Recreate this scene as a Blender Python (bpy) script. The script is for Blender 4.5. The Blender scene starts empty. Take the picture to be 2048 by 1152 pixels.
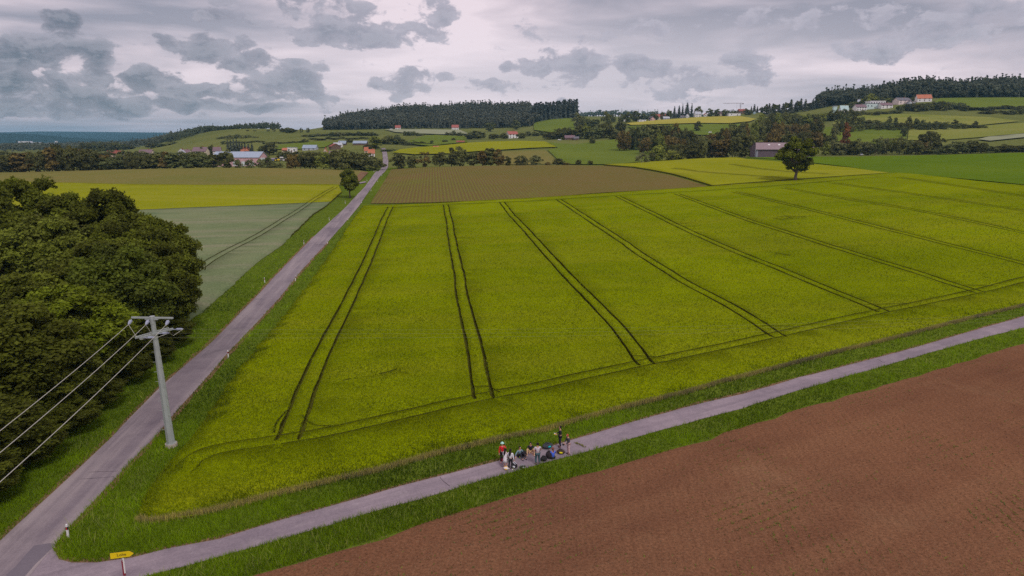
import bpy, bmesh, math, random
import numpy as np
from mathutils import Vector, Matrix
from mathutils.geometry import delaunay_2d_cdt

R = math.radians
rng = np.random.default_rng(7)
random.seed(7)
scene = bpy.context.scene

# ------------------------------------------------------------------ camera
CAMH, PITCH, FPX = 25.0, 12.0, 1365.3
cam_d = bpy.data.cameras.new('camera')
cam_d.sensor_width = 36.0
cam_d.lens = 24.0
cam_d.clip_start = 0.5
cam_d.clip_end = 40000
cam = bpy.data.objects.new('camera', cam_d)
scene.collection.objects.link(cam)
cam.location = (0, 0, CAMH)
cam.rotation_euler = (R(90 - PITCH), 0, 0)
scene.camera = cam

# ------------------------------------------------------------------ exposure
scene.view_settings.view_transform = 'Standard'
scene.view_settings.look = 'None'
scene.view_settings.exposure = 0.34
scene.view_settings.gamma = 1.0
scene.view_settings.use_curve_mapping = False
scene.render.engine = 'CYCLES'
scene.cycles.max_bounces = 6
scene.cycles.diffuse_bounces = 3
scene.cycles.transmission_bounces = 4
scene.cycles.volume_bounces = 0
scene.cycles.caustics_reflective = False
scene.cycles.caustics_refractive = False
scene.cycles.use_adaptive_sampling = False
scene.cycles.use_denoising = False

# ------------------------------------------------------------------ sky and sun
SUN_EL, SUN_AZ = 50.0, 150.0        # azimuth clockwise from +Y: behind the camera, to the right
world = bpy.data.worlds.new('World')
scene.world = world
world.use_nodes = True


def build_world():
    nt = world.node_tree
    N, L = nt.nodes, nt.links
    N.clear()

    def mth(op, a, b=None, c=None, clamp=False):
        n = N.new('ShaderNodeMath'); n.operation = op; n.use_clamp = clamp
        for i, v in enumerate((a, b, c)):
            if v is None: continue
            if isinstance(v, (int, float)): n.inputs[i].default_value = v
            else: L.new(v, n.inputs[i])
        return n.outputs[0]

    def ramp(f, stops, interp='LINEAR'):
        n = N.new('ShaderNodeValToRGB'); n.color_ramp.interpolation = interp
        e = n.color_ramp.elements
        while len(e) < len(stops): e.new(0.5)
        for k, (p, c) in enumerate(stops):
            e[k].position = p; e[k].color = (*c, 1) if len(c) == 3 else c
        L.new(f, n.inputs[0]); return n.outputs[0]

    def mapr(v, a, b, c=0.0, d=1.0, smooth=True):
        n = N.new('ShaderNodeMapRange'); n.interpolation_type = 'SMOOTHSTEP' if smooth else 'LINEAR'
        L.new(v, n.inputs['Value'])
        n.inputs['From Min'].default_value = a; n.inputs['From Max'].default_value = b
        n.inputs['To Min'].default_value = c; n.inputs['To Max'].default_value = d
        return n.outputs['Result']

    def noise(vec, scale, detail=6, rough=0.55, dist=0.0):
        n = N.new('ShaderNodeTexNoise'); n.inputs['Scale'].default_value = scale
        n.inputs['Detail'].default_value = detail; n.inputs['Roughness'].default_value = rough
        n.inputs['Distortion'].default_value = dist
        L.new(vec, n.inputs['Vector']); return n.outputs['Fac']

    def comb(x, y, z=0.0):
        n = N.new('ShaderNodeCombineXYZ')
        for i, v in enumerate((x, y, z)):
            if isinstance(v, (int, float)): n.inputs[i].default_value = v
            else: L.new(v, n.inputs[i])
        return n.outputs[0]

    def mix(f, a, b):
        n = N.new('ShaderNodeMix'); n.data_type = 'RGBA'
        if isinstance(f, (int, float)): n.inputs[0].default_value = f
        else: L.new(f, n.inputs[0])
        for i, v in ((6, a), (7, b)):
            if isinstance(v, tuple): n.inputs[i].default_value = (*v, 1)
            else: L.new(v, n.inputs[i])
        return n.outputs[2]

    def n2(vec, scale, detail=4, rough=0.55, dist=0.0):
        n = N.new('ShaderNodeTexNoise'); n.noise_dimensions = '2D'; n.inputs['Scale'].default_value = scale
        n.inputs['Detail'].default_value = detail; n.inputs['Roughness'].default_value = rough; n.inputs['Distortion'].default_value = dist
        L.new(vec, n.inputs['Vector']); return n

    def vm(op, a, b=None, c=None):
        n = N.new('ShaderNodeVectorMath'); n.operation = op
        for i, v in enumerate((a, b, c)):
            if v is None: continue
            if isinstance(v, tuple): n.inputs[i].default_value = v
            else: L.new(v, n.inputs[i])
        return n

    tc = N.new('ShaderNodeTexCoord')
    sep = N.new('ShaderNodeSeparateXYZ'); L.new(tc.outputs['Generated'], sep.inputs[0])
    x, y, z = sep.outputs
    az = mth('ARCTAN2', x, y)                       # radians, 0 = straight ahead (+Y)
    el = mth('ARCSINE', z)
    ae = comb(az, el)
    # cloud deck: a plane far above, seen in perspective, for the long flat streaks
    zz = mth('MAXIMUM', mth('ADD', z, 0.085), 0.05)
    deck = comb(mth('MULTIPLY', mth('DIVIDE', x, zz), 0.8), mth('MULTIPLY', mth('DIVIDE', y, zz), 1.1))
    d1 = n2(deck, 0.55, 5, 0.52, 0.3).outputs['Fac']
    d2 = n2(vm('MULTIPLY', ae, (2.2, 11.0, 0)).outputs[0], 1.6, 5, 0.5, 0.4).outputs['Fac']
    dd = mth('MULTIPLY', mth('ADD', d1, d2), 0.5)
    S = 10.0                                         # background strength is 0.1
    base = ramp(dd, [(0.37, (0.235, 0.23, 0.28)), (0.45, (0.385, 0.345, 0.395)), (0.52, (0.54, 0.46, 0.505)), (0.60, (0.72, 0.605, 0.645))])
    # a brighter area low in the middle and a duller one at the left
    glow = mth('MULTIPLY', mapr(mth('ABSOLUTE', mth('SUBTRACT', az, 0.04)), 0.0, 0.75, 1.0, 0.0), mapr(mth('ABSOLUTE', mth('SUBTRACT', el, 0.085)), 0.0, 0.12, 1.0, 0.0))
    base = mix(mth('MULTIPLY', glow, 0.62), base, (0.76, 0.665, 0.71))
    low = mth('MULTIPLY', mapr(el, 0.10, 0.0), mapr(az, 0.05, -0.5))
    streak = n2(vm('MULTIPLY', ae, (3.0, 60.0, 0)).outputs[0], 1.5, 3, 0.5).outputs['Fac']
    base = mix(mth('MULTIPLY', low, 0.75), base, ramp(streak, [(0.35, (0.22, 0.235, 0.29)), (0.65, (0.47, 0.41, 0.465))]))
    # separate darker cumulus clumps, by direction: (pixel column, pixel row, half width, half height, strength)
    blobs = [(25, 108, 80, 34, 1.0), (90, 48, 38, 18, .95), (135, 105, 60, 26, .95), (20, 168, 120, 24, .95), (165, 140, 34, 36, .8),
             (60, 212, 150, 20, .85), (310, 160, 80, 28, 1.0), (250, 200, 130, 16, .9), (402, 92, 60, 26, .95), (420, 182, 90, 20, .85), (440, 215, 170, 14, .8), (170, 190, 90, 14, .8),
             (490, 132, 60, 22, .8), (590, 130, 26, 15, .85), (580, 168, 75, 40, .95), (740, 62, 160, 36, .9), (872, 28, 34, 30, .85),
             (645, 138, 26, 12, .7), (810, 178, 48, 30, .85), (1052, 138, 36, 20, .85), (1130, 125, 90, 40, .75), (1280, 148, 72, 30, .9),
             (1375, 175, 85, 36, .7), (1510, 130, 40, 38, .65), (1915, 55, 105, 40, .8), (1780, 92, 70, 22, .7), (1470, 168, 90, 24, .55),
             (1140, 187, 45, 9, .7), (900, 160, 50, 12, .5), (470, 40, 160, 14, .45), (1010, 172, 90, 14, .45), (640, 14, 220, 18, .45), (1600, 30, 220, 26, .4), (1230, 60, 220, 26, .35)]
    wv = vm('MULTIPLY', ae, (8.0, 12.5, 0)).outputs[0]
    wn = n2(wv, 1.0, 3, 0.6)
    off = vm('SUBTRACT', wn.outputs['Color'], (0.5, 0.5, 0.5)).outputs[0]
    off = vm('MULTIPLY', off, (0.10, 0.06, 0.0)).outputs[0]
    aw = vm('ADD', ae, off).outputs[0]
    tot = None
    for bx, by, hw, hh, s in blobs:
        a0 = (bx - 1024) / FPX
        b0 = (576 - by) / FPX
        cp, sp = math.cos(R(PITCH)), math.sin(R(PITCH))
        X, Y, Z = a0, cp + b0 * sp, -sp + b0 * cp
        A = math.atan2(X, Y); E = math.atan2(Z, math.hypot(X, Y))
        sx, sy = FPX / hw / 1.15, FPX / hh / 1.15
        d = vm('MULTIPLY_ADD', aw, (sx, sy, 0), (-A * sx, -E * sy, 0)).outputs[0]
        r2 = vm('DOT_PRODUCT', d, d).outputs['Value']
        v = mth('MULTIPLY_ADD', r2, -s, s, clamp=True)
        tot = v if tot is None else mth('SMOOTH_MAX', tot, v, 0.15)
    puff = n2(vm('MULTIPLY', ae, (15.0, 27.0, 0)).outputs[0], 1.5, 7, 0.62, 0.2).outputs['Fac']
    raw = mth('ADD', mth('MULTIPLY', tot, 1.25), mth('MULTIPLY', mth('SUBTRACT', puff, 0.5), 2.6))
    raw = mth('MULTIPLY', raw, mapr(tot, 0.0, 0.18))
    dens = mapr(raw, 0.28, 0.66)
    puff_up = n2(vm('MULTIPLY_ADD', ae, (15.0, 27.0, 0), (0.0, 0.30, 0)).outputs[0], 1.5, 4, 0.62, 0.2).outputs['Fac']
    rim = mapr(mth('SUBTRACT', puff, puff_up), -0.06, 0.14)
    core = mapr(raw, 0.45, 1.5)
    leftdark = mapr(az, -0.02, -0.6)
    ccol = mix(leftdark, (0.37, 0.34, 0.395), (0.215, 0.205, 0.245))
    ccor = mix(leftdark, (0.26, 0.255, 0.305), (0.095, 0.108, 0.14))
    ccol = mix(core, ccol, ccor)
    ccol = mix(mth('MULTIPLY', rim, 0.26), ccol, (0.56, 0.51, 0.565))
    cloud = mix(mth('MULTIPLY', dens, 0.95), base, ccol)
    cs = N.new('ShaderNodeVectorMath'); cs.operation = 'SCALE'; cs.inputs['Scale'].default_value = S
    L.new(cloud, cs.inputs[0])
    sky = N.new('ShaderNodeTexSky'); sky.sky_type = 'NISHITA'; sky.sun_disc = False
    sky.sun_elevation = R(SUN_EL); sky.sun_rotation = R(SUN_AZ); sky.altitude = 400
    m = mix(0.93, sky.outputs[0], cs.outputs[0])
    bg = N.new('ShaderNodeBackground'); bg.inputs['Strength'].default_value = 0.1
    L.new(m, bg.inputs['Color'])
    out = N.new('ShaderNodeOutputWorld'); L.new(bg.outputs[0], out.inputs['Surface'])


build_world()
sun_d = bpy.data.lights.new('sun', 'SUN')
sun_d.energy = 1.25
sun_d.angle = R(14)
sun_d.color = (1.0, 0.95, 0.88)
sun = bpy.data.objects.new('sun', sun_d)
scene.collection.objects.link(sun)
sd = Vector((math.sin(R(SUN_AZ)) * math.cos(R(SUN_EL)), math.cos(R(SUN_AZ)) * math.cos(R(SUN_EL)), math.sin(R(SUN_EL))))
sun.rotation_euler = sd.to_track_quat('Z', 'Y').to_euler()
sun.location = (0, -50, 120)

# ------------------------------------------------------------------ helpers
COL = scene.collection


def tag(o, label=None, cat=None, group=None, kind=None):
    if label: o['label'] = label
    if cat: o['category'] = cat
    if group: o['group'] = group
    if kind: o['kind'] = kind
    return o


def empty(name, loc, rz=0.0):
    o = bpy.data.objects.new(name, None)
    o.empty_display_size = 0.3
    COL.objects.link(o); o.location = loc; o.rotation_euler = (0, 0, rz)
    return o


def mesh_np(name, V, F, mats, midx=None, smooth=False, var=None, parent=None, link=True):
    """one mesh object from numpy arrays; F is a list of arrays with 3 or 4 columns or one array"""
    V = np.asarray(V, dtype=np.float32)
    if not isinstance(F, list): F = [F]
    F = [np.asarray(f, dtype=np.int32) for f in F if len(f)]
    me = bpy.data.meshes.new(name)
    me.vertices.add(len(V)); me.vertices.foreach_set('co', V.ravel())
    loops = np.concatenate([f.ravel() for f in F])
    sizes = np.concatenate([np.full(len(f), f.shape[1], dtype=np.int32) for f in F])
    starts = np.concatenate([[0], np.cumsum(sizes)[:-1]]).astype(np.int32)
    me.loops.add(len(loops)); me.loops.foreach_set('vertex_index', loops)
    me.polygons.add(len(sizes)); me.polygons.foreach_set('loop_start', starts); me.polygons.foreach_set('loop_total', sizes)
    for m in (mats if isinstance(mats, (list, tuple)) else [mats]): me.materials.append(m)
    if midx is not None: me.polygons.foreach_set('material_index', np.asarray(midx, dtype=np.int32))
    me.polygons.foreach_set('use_smooth', np.full(len(sizes), smooth))
    if var is not None:
        a = me.attributes.new('var', 'FLOAT', 'POINT'); a.data.foreach_set('value', np.asarray(var, dtype=np.float32))
    me.update(calc_edges=True); me.validate()
    o = bpy.data.objects.new(name, me)
    if link: COL.objects.link(o)
    if parent: o.parent = parent
    return o


class MB:
    """collects boxes, tubes and faces, built as one mesh"""
    def __init__(s): s.v, s.f = [], []
    def quadmesh(s, verts, faces):
        n = len(s.v); s.v += [tuple(v) for v in verts]; s.f += [tuple(i + n for i in f) for f in faces]
    def box(s, c, d, rz=0.0, taper=1.0):
        cx, cy, cz = c; hx, hy, hz = d[0] / 2, d[1] / 2, d[2] / 2
        ca, sa = math.cos(rz), math.sin(rz); vs = []
        for sz in (-1, 1):
            t = 1.0 if sz < 0 else taper
            for sx, sy in ((-1, -1), (1, -1), (1, 1), (-1, 1)):
                x, y = sx * hx * t, sy * hy * t
                vs.append((cx + x * ca - y * sa, cy + x * sa + y * ca, cz + sz * hz))
        s.quadmesh(vs, [(0, 3, 2, 1), (4, 5, 6, 7), (0, 1, 5, 4), (1, 2, 6, 5), (2, 3, 7, 6), (3, 0, 4, 7)])
    def tube(s, pts, rad, n=8, cap=True):
        pts = [Vector(p) for p in pts]
        rad = rad if isinstance(rad, (list, tuple)) else [rad] * len(pts)
        rings = []
        for i, p in enumerate(pts):
            t = (pts[min(i + 1, len(pts) - 1)] - pts[max(i - 1, 0)]).normalized()
            a = t.cross(Vector((0, 0, 1)) if abs(t.z) < 0.9 else Vector((1, 0, 0))).normalized(); b = t.cross(a)
            rings.append([p + (a * math.cos(2 * math.pi * k / n) + b * math.sin(2 * math.pi * k / n)) * rad[i] for k in range(n)])
        vs = [v for r in rings for v in r]
        fs = [(i * n + k, i * n + (k + 1) % n, (i + 1) * n + (k + 1) % n, (i + 1) * n + k) for i in range(len(pts) - 1) for k in range(n)]
        if cap: fs += [tuple(range(n - 1, -1, -1)), tuple((len(pts) - 1) * n + k for k in range(n))]
        s.quadmesh(vs, fs)
    def ball(s, c, r, nu=10, nv=7, jit=0.0):
        r = r if isinstance(r, (tuple, list)) else (r, r, r)
        vs = [(c[0], c[1], c[2] - r[2])]
        for j in range(1, nv):
            th = math.pi * j / nv
            for i in range(nu):
                ph = 2 * math.pi * i / nu; q = 1 + random.uniform(-jit, jit)
                vs.append((c[0] + r[0] * q * math.sin(th) * math.cos(ph), c[1] + r[1] * q * math.sin(th) * math.sin(ph), c[2] - r[2] * q * math.cos(th)))
        vs.append((c[0], c[1], c[2] + r[2]))
        fs = []
        for i in range(nu):
            fs.append((0, 1 + (i + 1) % nu, 1 + i))
            for j in range(nv - 2):
                a = 1 + j * nu
                fs.append((a + i, a + (i + 1) % nu, a + nu + (i + 1) % nu, a + nu + i))
            a = 1 + (nv - 2) * nu
            fs.append((a + i, a + (i + 1) % nu, len(vs) - 1))
        s.quadmesh(vs, fs)
    def build(s, name, mat, parent=None, smooth=False, link=True, bevel=0.0):
        me = bpy.data.meshes.new(name); me.from_pydata(s.v, [], s.f); me.materials.append(mat)
        if smooth: me.polygons.foreach_set('use_smooth', [True] * len(me.polygons))
        me.update()
        o = bpy.data.objects.new(name, me)
        if link: COL.objects.link(o)
        if parent: o.parent = parent
        if bevel:
            b = o.modifiers.new('bevel', 'BEVEL'); b.width = bevel; b.segments = 2; b.limit_method = 'ANGLE'
        return o


# ------------------------------------------------------------------ materials
def new_mat(name):
    m = bpy.data.materials.new(name); m.use_nodes = True
    nt = m.node_tree; nt.nodes.clear()
    return m, nt.nodes, nt.links


class NG:
    def __init__(s, N, L): s.N, s.L = N, L
    def m(s, op, a, b=None, clamp=False):
        n = s.N.new('ShaderNodeMath'); n.operation = op; n.use_clamp = clamp
        for i, v in enumerate((a, b)):
            if v is None: continue
            if isinstance(v, (int, float)): n.inputs[i].default_value = v
            else: s.L.new(v, n.inputs[i])
        return n.outputs[0]
    def noise(s, vec, scale, detail=3, rough=0.55, dist=0.0):
        n = s.N.new('ShaderNodeTexNoise'); n.inputs['Scale'].default_value = scale
        n.inputs['Detail'].default_value = detail; n.inputs['Roughness'].default_value = rough; n.inputs['Distortion'].default_value = dist
        s.L.new(vec, n.inputs['Vector']); return n.outputs['Fac']
    def mapping(s, vec, sc=(1, 1, 1), rz=0.0, loc=(0, 0, 0)):
        n = s.N.new('ShaderNodeMapping'); n.inputs['Scale'].default_value = sc
        n.inputs['Rotation'].default_value = (0, 0, rz); n.inputs['Location'].default_value = loc
        s.L.new(vec, n.inputs['Vector']); return n.outputs[0]
    def mr(s, v, a, b, c=0.0, d=1.0):
        n = s.N.new('ShaderNodeMapRange'); s.L.new(v, n.inputs['Value'])
        for k, q in (('From Min', a), ('From Max', b), ('To Min', c), ('To Max', d)): n.inputs[k].default_value = q
        return n.outputs['Result']
    def mix(s, f, a, b, blend='MIX'):
        n = s.N.new('ShaderNodeMix'); n.data_type = 'RGBA'; n.blend_type = blend
        if isinstance(f, (int, float)): n.inputs[0].default_value = f
        else: s.L.new(f, n.inputs[0])
        for i, v in ((6, a), (7, b)):
            if isinstance(v, tuple): n.inputs[i].default_value = (*v, 1)
            else: s.L.new(v, n.inputs[i])
        return n.outputs[2]
    def scalec(s, c, f):
        n = s.N.new('ShaderNodeVectorMath'); n.operation = 'SCALE'
        if isinstance(c, tuple): n.inputs[0].default_value = c
        else: s.L.new(c, n.inputs[0])
        if isinstance(f, (int, float)): n.inputs['Scale'].default_value = f
        else: s.L.new(f, n.inputs['Scale'])
        return n.outputs[0]
    def finish(s, col, rough=0.9, bump=None, bstr=0.4, bdist=0.1, metal=0.0, spec=0.2, trans=0.0):
        N, L = s.N, s.L
        p = N.new('ShaderNodeBsdfPrincipled')
        if isinstance(col, tuple): p.inputs['Base Color'].default_value = (*col, 1)
        else: L.new(col, p.inputs['Base Color'])
        p.inputs['Roughness'].default_value = rough; p.inputs['Metallic'].default_value = metal
        p.inputs['Specular IOR Level'].default_value = spec
        if bump is not None:
            b = N.new('ShaderNodeBump'); b.inputs['Strength'].default_value = bstr; b.inputs['Distance'].default_value = bdist
            L.new(bump, b.inputs['Height']); L.new(b.outputs[0], p.inputs['Normal'])
        sh = p.outputs[0]
        if trans:
            t = N.new('ShaderNodeBsdfTranslucent')
            if isinstance(col, tuple): t.inputs[0].default_value = (*col, 1)
            else: L.new(col, t.inputs[0])
            mx = N.new('ShaderNodeMixShader'); mx.inputs[0].default_value = trans
            L.new(sh, mx.inputs[1]); L.new(t.outputs[0], mx.inputs[2]); sh = mx.outputs[0]
        o = N.new('ShaderNodeOutputMaterial'); L.new(sh, o.inputs['Surface'])


def pos_node(N, kind='pos'):
    if kind == 'pos':
        return N.new('ShaderNodeNewGeometry').outputs['Position']
    return N.new('ShaderNodeTexCoord').outputs['Object']


def field_mat(name, c1, c2, c3=None, fine=2.2, patch=0.03, stripe=None, bump=0.5, bdist=0.12, streak=None, grain=0.45, rough=0.95, pstr=1.0, blotch=0.0, sbump=0.6):
    m, N, L = new_mat(name); g = NG(N, L); P = pos_node(N)
    big = g.noise(P, patch, 4, 0.6, 0.4)
    mid = g.noise(P, patch * 9, 4, 0.6)
    t = g.m('ADD', g.m('MULTIPLY', g.m('SUBTRACT', big, 0.5), 2.2 * pstr), g.m('MULTIPLY', g.m('SUBTRACT', mid, 0.5), 1.1 * pstr))
    t = g.m('ADD', t, 0.5, clamp=True)
    col = g.mix(t, c1, c2)
    if streak:   # long faint bands: (angle of the rows, band scale, colour, amount)
        ang, sc, cc, am = streak
        sv = g.mapping(g.mapping(P, (1, 1, 1), ang), (sc, sc * 0.04, 0.0))
        sn = g.noise(sv, 1.0, 4, 0.6)
        col = g.mix(g.mr(sn, 0.45, 0.7, 0.0, am), col, cc)
    if blotch and c3:
        col = g.mix(g.mr(g.noise(P, patch * 2.3, 6, 0.65, 0.6), 0.58, 0.72, 0, blotch), col, c3)
    f = g.noise(P, fine, 3, 0.65)
    f2 = g.noise(P, fine * 4.3, 2, 0.6)
    k = g.m('ADD', g.mr(f, 0.25, 0.75, 1 - grain, 1 + grain), g.mr(f2, 0.25, 0.75, -grain * 0.6, grain * 0.6))
    h = f
    if stripe:   # plant rows: (angle, spacing, row colour, amount)
        ang, sp, cc, am = stripe
        sv = g.mapping(P, (1, 1, 1), ang)
        wob = g.noise(P, 0.15, 2, 0.5)
        se = N.new('ShaderNodeSeparateXYZ'); L.new(sv, se.inputs[0])
        xx = g.m('ADD', se.outputs[0], g.m('MULTIPLY', wob, 0.5))
        s = g.m('SINE', g.m('MULTIPLY', xx, 2 * math.pi / sp))
        s = g.m('ADD', s, g.m('MULTIPLY', g.m('SUBTRACT', f2, 0.5), 1.2))
        col = g.mix(g.m('MULTIPLY', g.mr(s, -0.5, 0.6), am), col, cc)
        h = g.m('ADD', f, g.m('MULTIPLY', s, sbump))
    col = g.scalec(col, k)
    g.finish(col, rough, h, bump, bdist, spec=0.0 if rough > 0.9 else 0.2)
    return m


def plain(name, c, rough=0.7, metal=0.0, var=0.12, sc=3.0, bump=0.0, spec=0.3):
    m, N, L = new_mat(name); g = NG(N, L); P = pos_node(N, 'obj')
    n = g.noise(P, sc, 4, 0.6)
    col = g.scalec(tuple(c), g.mr(n, 0.25, 0.75, 1 - var, 1 + var))
    g.finish(col, rough, n if bump else None, bump or 0.1, 0.02, metal, spec)
    return m


def leaf_mat(name, dark, light, trans=0.25, sc=0.5, by_attr=False):
    """leaves: tint per object (object colour), per clump and per leaf (attribute var)"""
    m, N, L = new_mat(name); g = NG(N, L)
    at = N.new('ShaderNodeAttribute'); at.attribute_name = 'var'
    oi = N.new('ShaderNodeObjectInfo')
    n = g.noise(pos_node(N), sc, 3, 0.6)
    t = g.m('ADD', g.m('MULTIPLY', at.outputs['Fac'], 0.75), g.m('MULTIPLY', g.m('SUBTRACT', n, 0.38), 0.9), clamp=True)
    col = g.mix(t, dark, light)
    if by_attr:
        ta = N.new('ShaderNodeAttribute'); ta.attribute_name = 'tint'
        col = g.mix(1.0, col, ta.outputs['Vector'], 'MULTIPLY')
    else:
        col = g.mix(1.0, col, oi.outputs['Color'], 'MULTIPLY')
    g.finish(col, 0.75, spec=0.12, trans=trans)
    return m


M = {}
M['ground'] = field_mat('rough_meadow', (0.120, 0.165, 0.016), (0.080, 0.120, 0.012), fine=1.2, patch=0.02, grain=0.35, bump=0.4)
M['hazed_hill_grass'] = field_mat('hazed_hill_grass', (0.165, 0.175, 0.050), (0.115, 0.135, 0.036), (0.20, 0.18, 0.08), fine=0.5, patch=0.012, grain=0.25, blotch=0.4)  # grass of the farther ground, distance haze put into its duller colour
M['verge'] = M['ground']
M['barley'] = field_mat('barley', (0.200, 0.245, 0.0015), (0.145, 0.185, 0.0012), (0.105, 0.125, 0.006), fine=3.2, patch=0.022, grain=0.30, bump=0.5, streak=(R(80), 0.10, (0.240, 0.240, 0.012), 0.5), blotch=0.45, pstr=1.5)
M['barley_far'] = field_mat('barley_far', (0.265, 0.272, 0.010), (0.205, 0.228, 0.009), fine=1.2, patch=0.02, grain=0.16, streak=(R(-83), 0.12, (0.31, 0.285, 0.04), 0.5))
M['barley_pale'] = field_mat('barley_pale', (0.40, 0.35, 0.07), (0.32, 0.30, 0.05), fine=0.8, patch=0.02, grain=0.12)
M['stalk'] = field_mat('barley_stalks', (0.105, 0.105, 0.014), (0.075, 0.072, 0.012), fine=8, patch=0.5, grain=0.5)
M['wheat_blue'] = field_mat('blue_green_wheat', (0.130, 0.178, 0.080), (0.195, 0.225, 0.115), (0.085, 0.135, 0.065), fine=2.5, patch=0.016, grain=0.30, streak=(R(75), 0.10, (0.25, 0.235, 0.155), 0.8), blotch=0.7, pstr=1.3)
M['maize_left'] = field_mat('young_maize_soil', (0.235, 0.180, 0.065), (0.16, 0.160, 0.042), fine=1.3, patch=0.010, grain=0.25, stripe=(R(-83), 1.8, (0.15, 0.165, 0.03), 0.5))
M['ridges'] = field_mat('ridged_rows', (0.180, 0.112, 0.052), (0.135, 0.118, 0.034), (0.15, 0.18, 0.025), fine=1.6, patch=0.012, grain=0.2, stripe=(R(-6.5), 1.5, (0.175, 0.165, 0.036), 0.75), bump=0.6, bdist=0.2, blotch=0.6)
M['meadow'] = field_mat('lush_meadow', (0.145, 0.185, 0.028), (0.110, 0.152, 0.022), fine=0.9, patch=0.015, grain=0.2, streak=(R(-80), 0.06, (0.16, 0.20, 0.03), 0.5))
M['meadow_right'] = field_mat('lush_meadow_right', (0.115, 0.180, 0.010), (0.085, 0.145, 0.009), fine=1.3, patch=0.02, grain=0.22, streak=(R(-85), 0.06, (0.13, 0.185, 0.015), 0.4))
M['meadow_dry'] = field_mat('pale_meadow', (0.23, 0.240, 0.055), (0.165, 0.195, 0.035), fine=0.6, patch=0.02, grain=0.2, streak=(R(-80), 0.05, (0.28, 0.26, 0.08), 0.5))
M['pale_crop'] = field_mat('pale_crop', (0.30, 0.31, 0.20), (0.26, 0.28, 0.17), fine=0.5, patch=0.02, grain=0.1)
M['soil'] = field_mat('soil', (0.215, 0.102, 0.054), (0.142, 0.066, 0.038), (0.270, 0.155, 0.085), fine=5.0, patch=0.03, grain=0.38, sbump=0.12, stripe=(R(6), 0.75, (0.130, 0.060, 0.034), 0.14), streak=(R(59), 0.28, (0.245, 0.125, 0.066), 0.5), bump=0.9, bdist=0.09, blotch=0.45, pstr=1.1)
M['dirt'] = field_mat('dirt_edge', (0.24, 0.145, 0.085), (0.17, 0.105, 0.06), fine=6, patch=0.3, grain=0.4)
M['asphalt'] = field_mat('asphalt', (0.262, 0.218, 0.236), (0.150, 0.122, 0.145), (0.12, 0.10, 0.115), fine=9.0, patch=0.07, grain=0.12, bump=0.2, bdist=0.01, streak=(R(-8), 0.8, (0.34, 0.285, 0.29), 0.9), rough=0.85, blotch=0.55)
M['asphalt_track'] = field_mat('asphalt_track', (0.315, 0.255, 0.285), (0.215, 0.175, 0.205), (0.36, 0.31, 0.32), fine=6.0, patch=0.16, grain=0.14, bump=0.25, bdist=0.01, streak=(R(59), 0.9, (0.185, 0.152, 0.178), 0.7), rough=0.88, blotch=0.4, pstr=1.3)
M['patch'] = field_mat('asphalt_patch', (0.185, 0.16, 0.185), (0.165, 0.142, 0.168), fine=10, patch=0.3, grain=0.1, bump=0.2, bdist=0.01)
M['crack'] = plain('crack', (0.08, 0.06, 0.07), 0.95)
M['far_hill'] = field_mat('wooded_hills', (0.018, 0.042, 0.040), (0.030, 0.058, 0.052), fine=0.03, patch=0.002, grain=0.35)

M['leaf'] = leaf_mat('leaves', (0.060, 0.062, 0.012), (0.215, 0.255, 0.024), 0.35, 0.3)
M['leaf_far'] = leaf_mat('leaves_far', (0.080, 0.080, 0.030), (0.215, 0.230, 0.062), 0.15, 0.12)
M['leaf_mass'] = leaf_mat('leaves_mass', (0.080, 0.080, 0.030), (0.215, 0.230, 0.062), 0.15, 0.12, True)
M['needle'] = leaf_mat('needles', (0.060, 0.066, 0.046), (0.150, 0.158, 0.100), 0.1, 0.05)
M['blade'] = leaf_mat('blades', (0.040, 0.058, 0.002), (0.272, 0.340, 0.003), 0.3, 0.15)
M['bark'] = plain('bark', (0.13, 0.095, 0.075), 0.9, var=0.4, sc=6)
M['pole'] = plain('galvanised', (0.36, 0.39, 0.38), 0.5, 0.2, 0.1, 1.2)
M['wire'] = plain('wire', (0.55, 0.53, 0.46), 0.4, 0.4)
M['thin_wire'] = plain('thin_wire', (0.30, 0.30, 0.22), 0.6, 0.2)
M['ceramic'] = plain('ceramic', (0.30, 0.32, 0.42), 0.4)
M['concrete'] = plain('concrete', (0.42, 0.36, 0.31), 0.9)
M['white'] = plain('white', (0.72, 0.70, 0.70), 0.6)
M['yellow'] = plain('yellow', (0.80, 0.58, 0.01), 0.5)
M['black'] = plain('black', (0.018, 0.016, 0.020), 0.7)
M['red'] = plain('red', (0.55, 0.03, 0.03), 0.6)
M['glass'] = plain('glass_pane', (0.05, 0.06, 0.075), 0.15, spec=0.6)
M['rubber'] = plain('rubber', (0.02, 0.02, 0.02), 0.9)

# ------------------------------------------------------------------ terrain
CP, SP = math.cos(R(PITCH)), math.sin(R(PITCH))


def ray(px, py):
    a = (np.asarray(px, float) - 1024) / FPX; b = (576 - np.asarray(py, float)) / FPX
    Yd = CP + b * SP
    return a / Yd, (-SP + b * CP) / Yd            # X per metre of Y, Z per metre of Y


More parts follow.
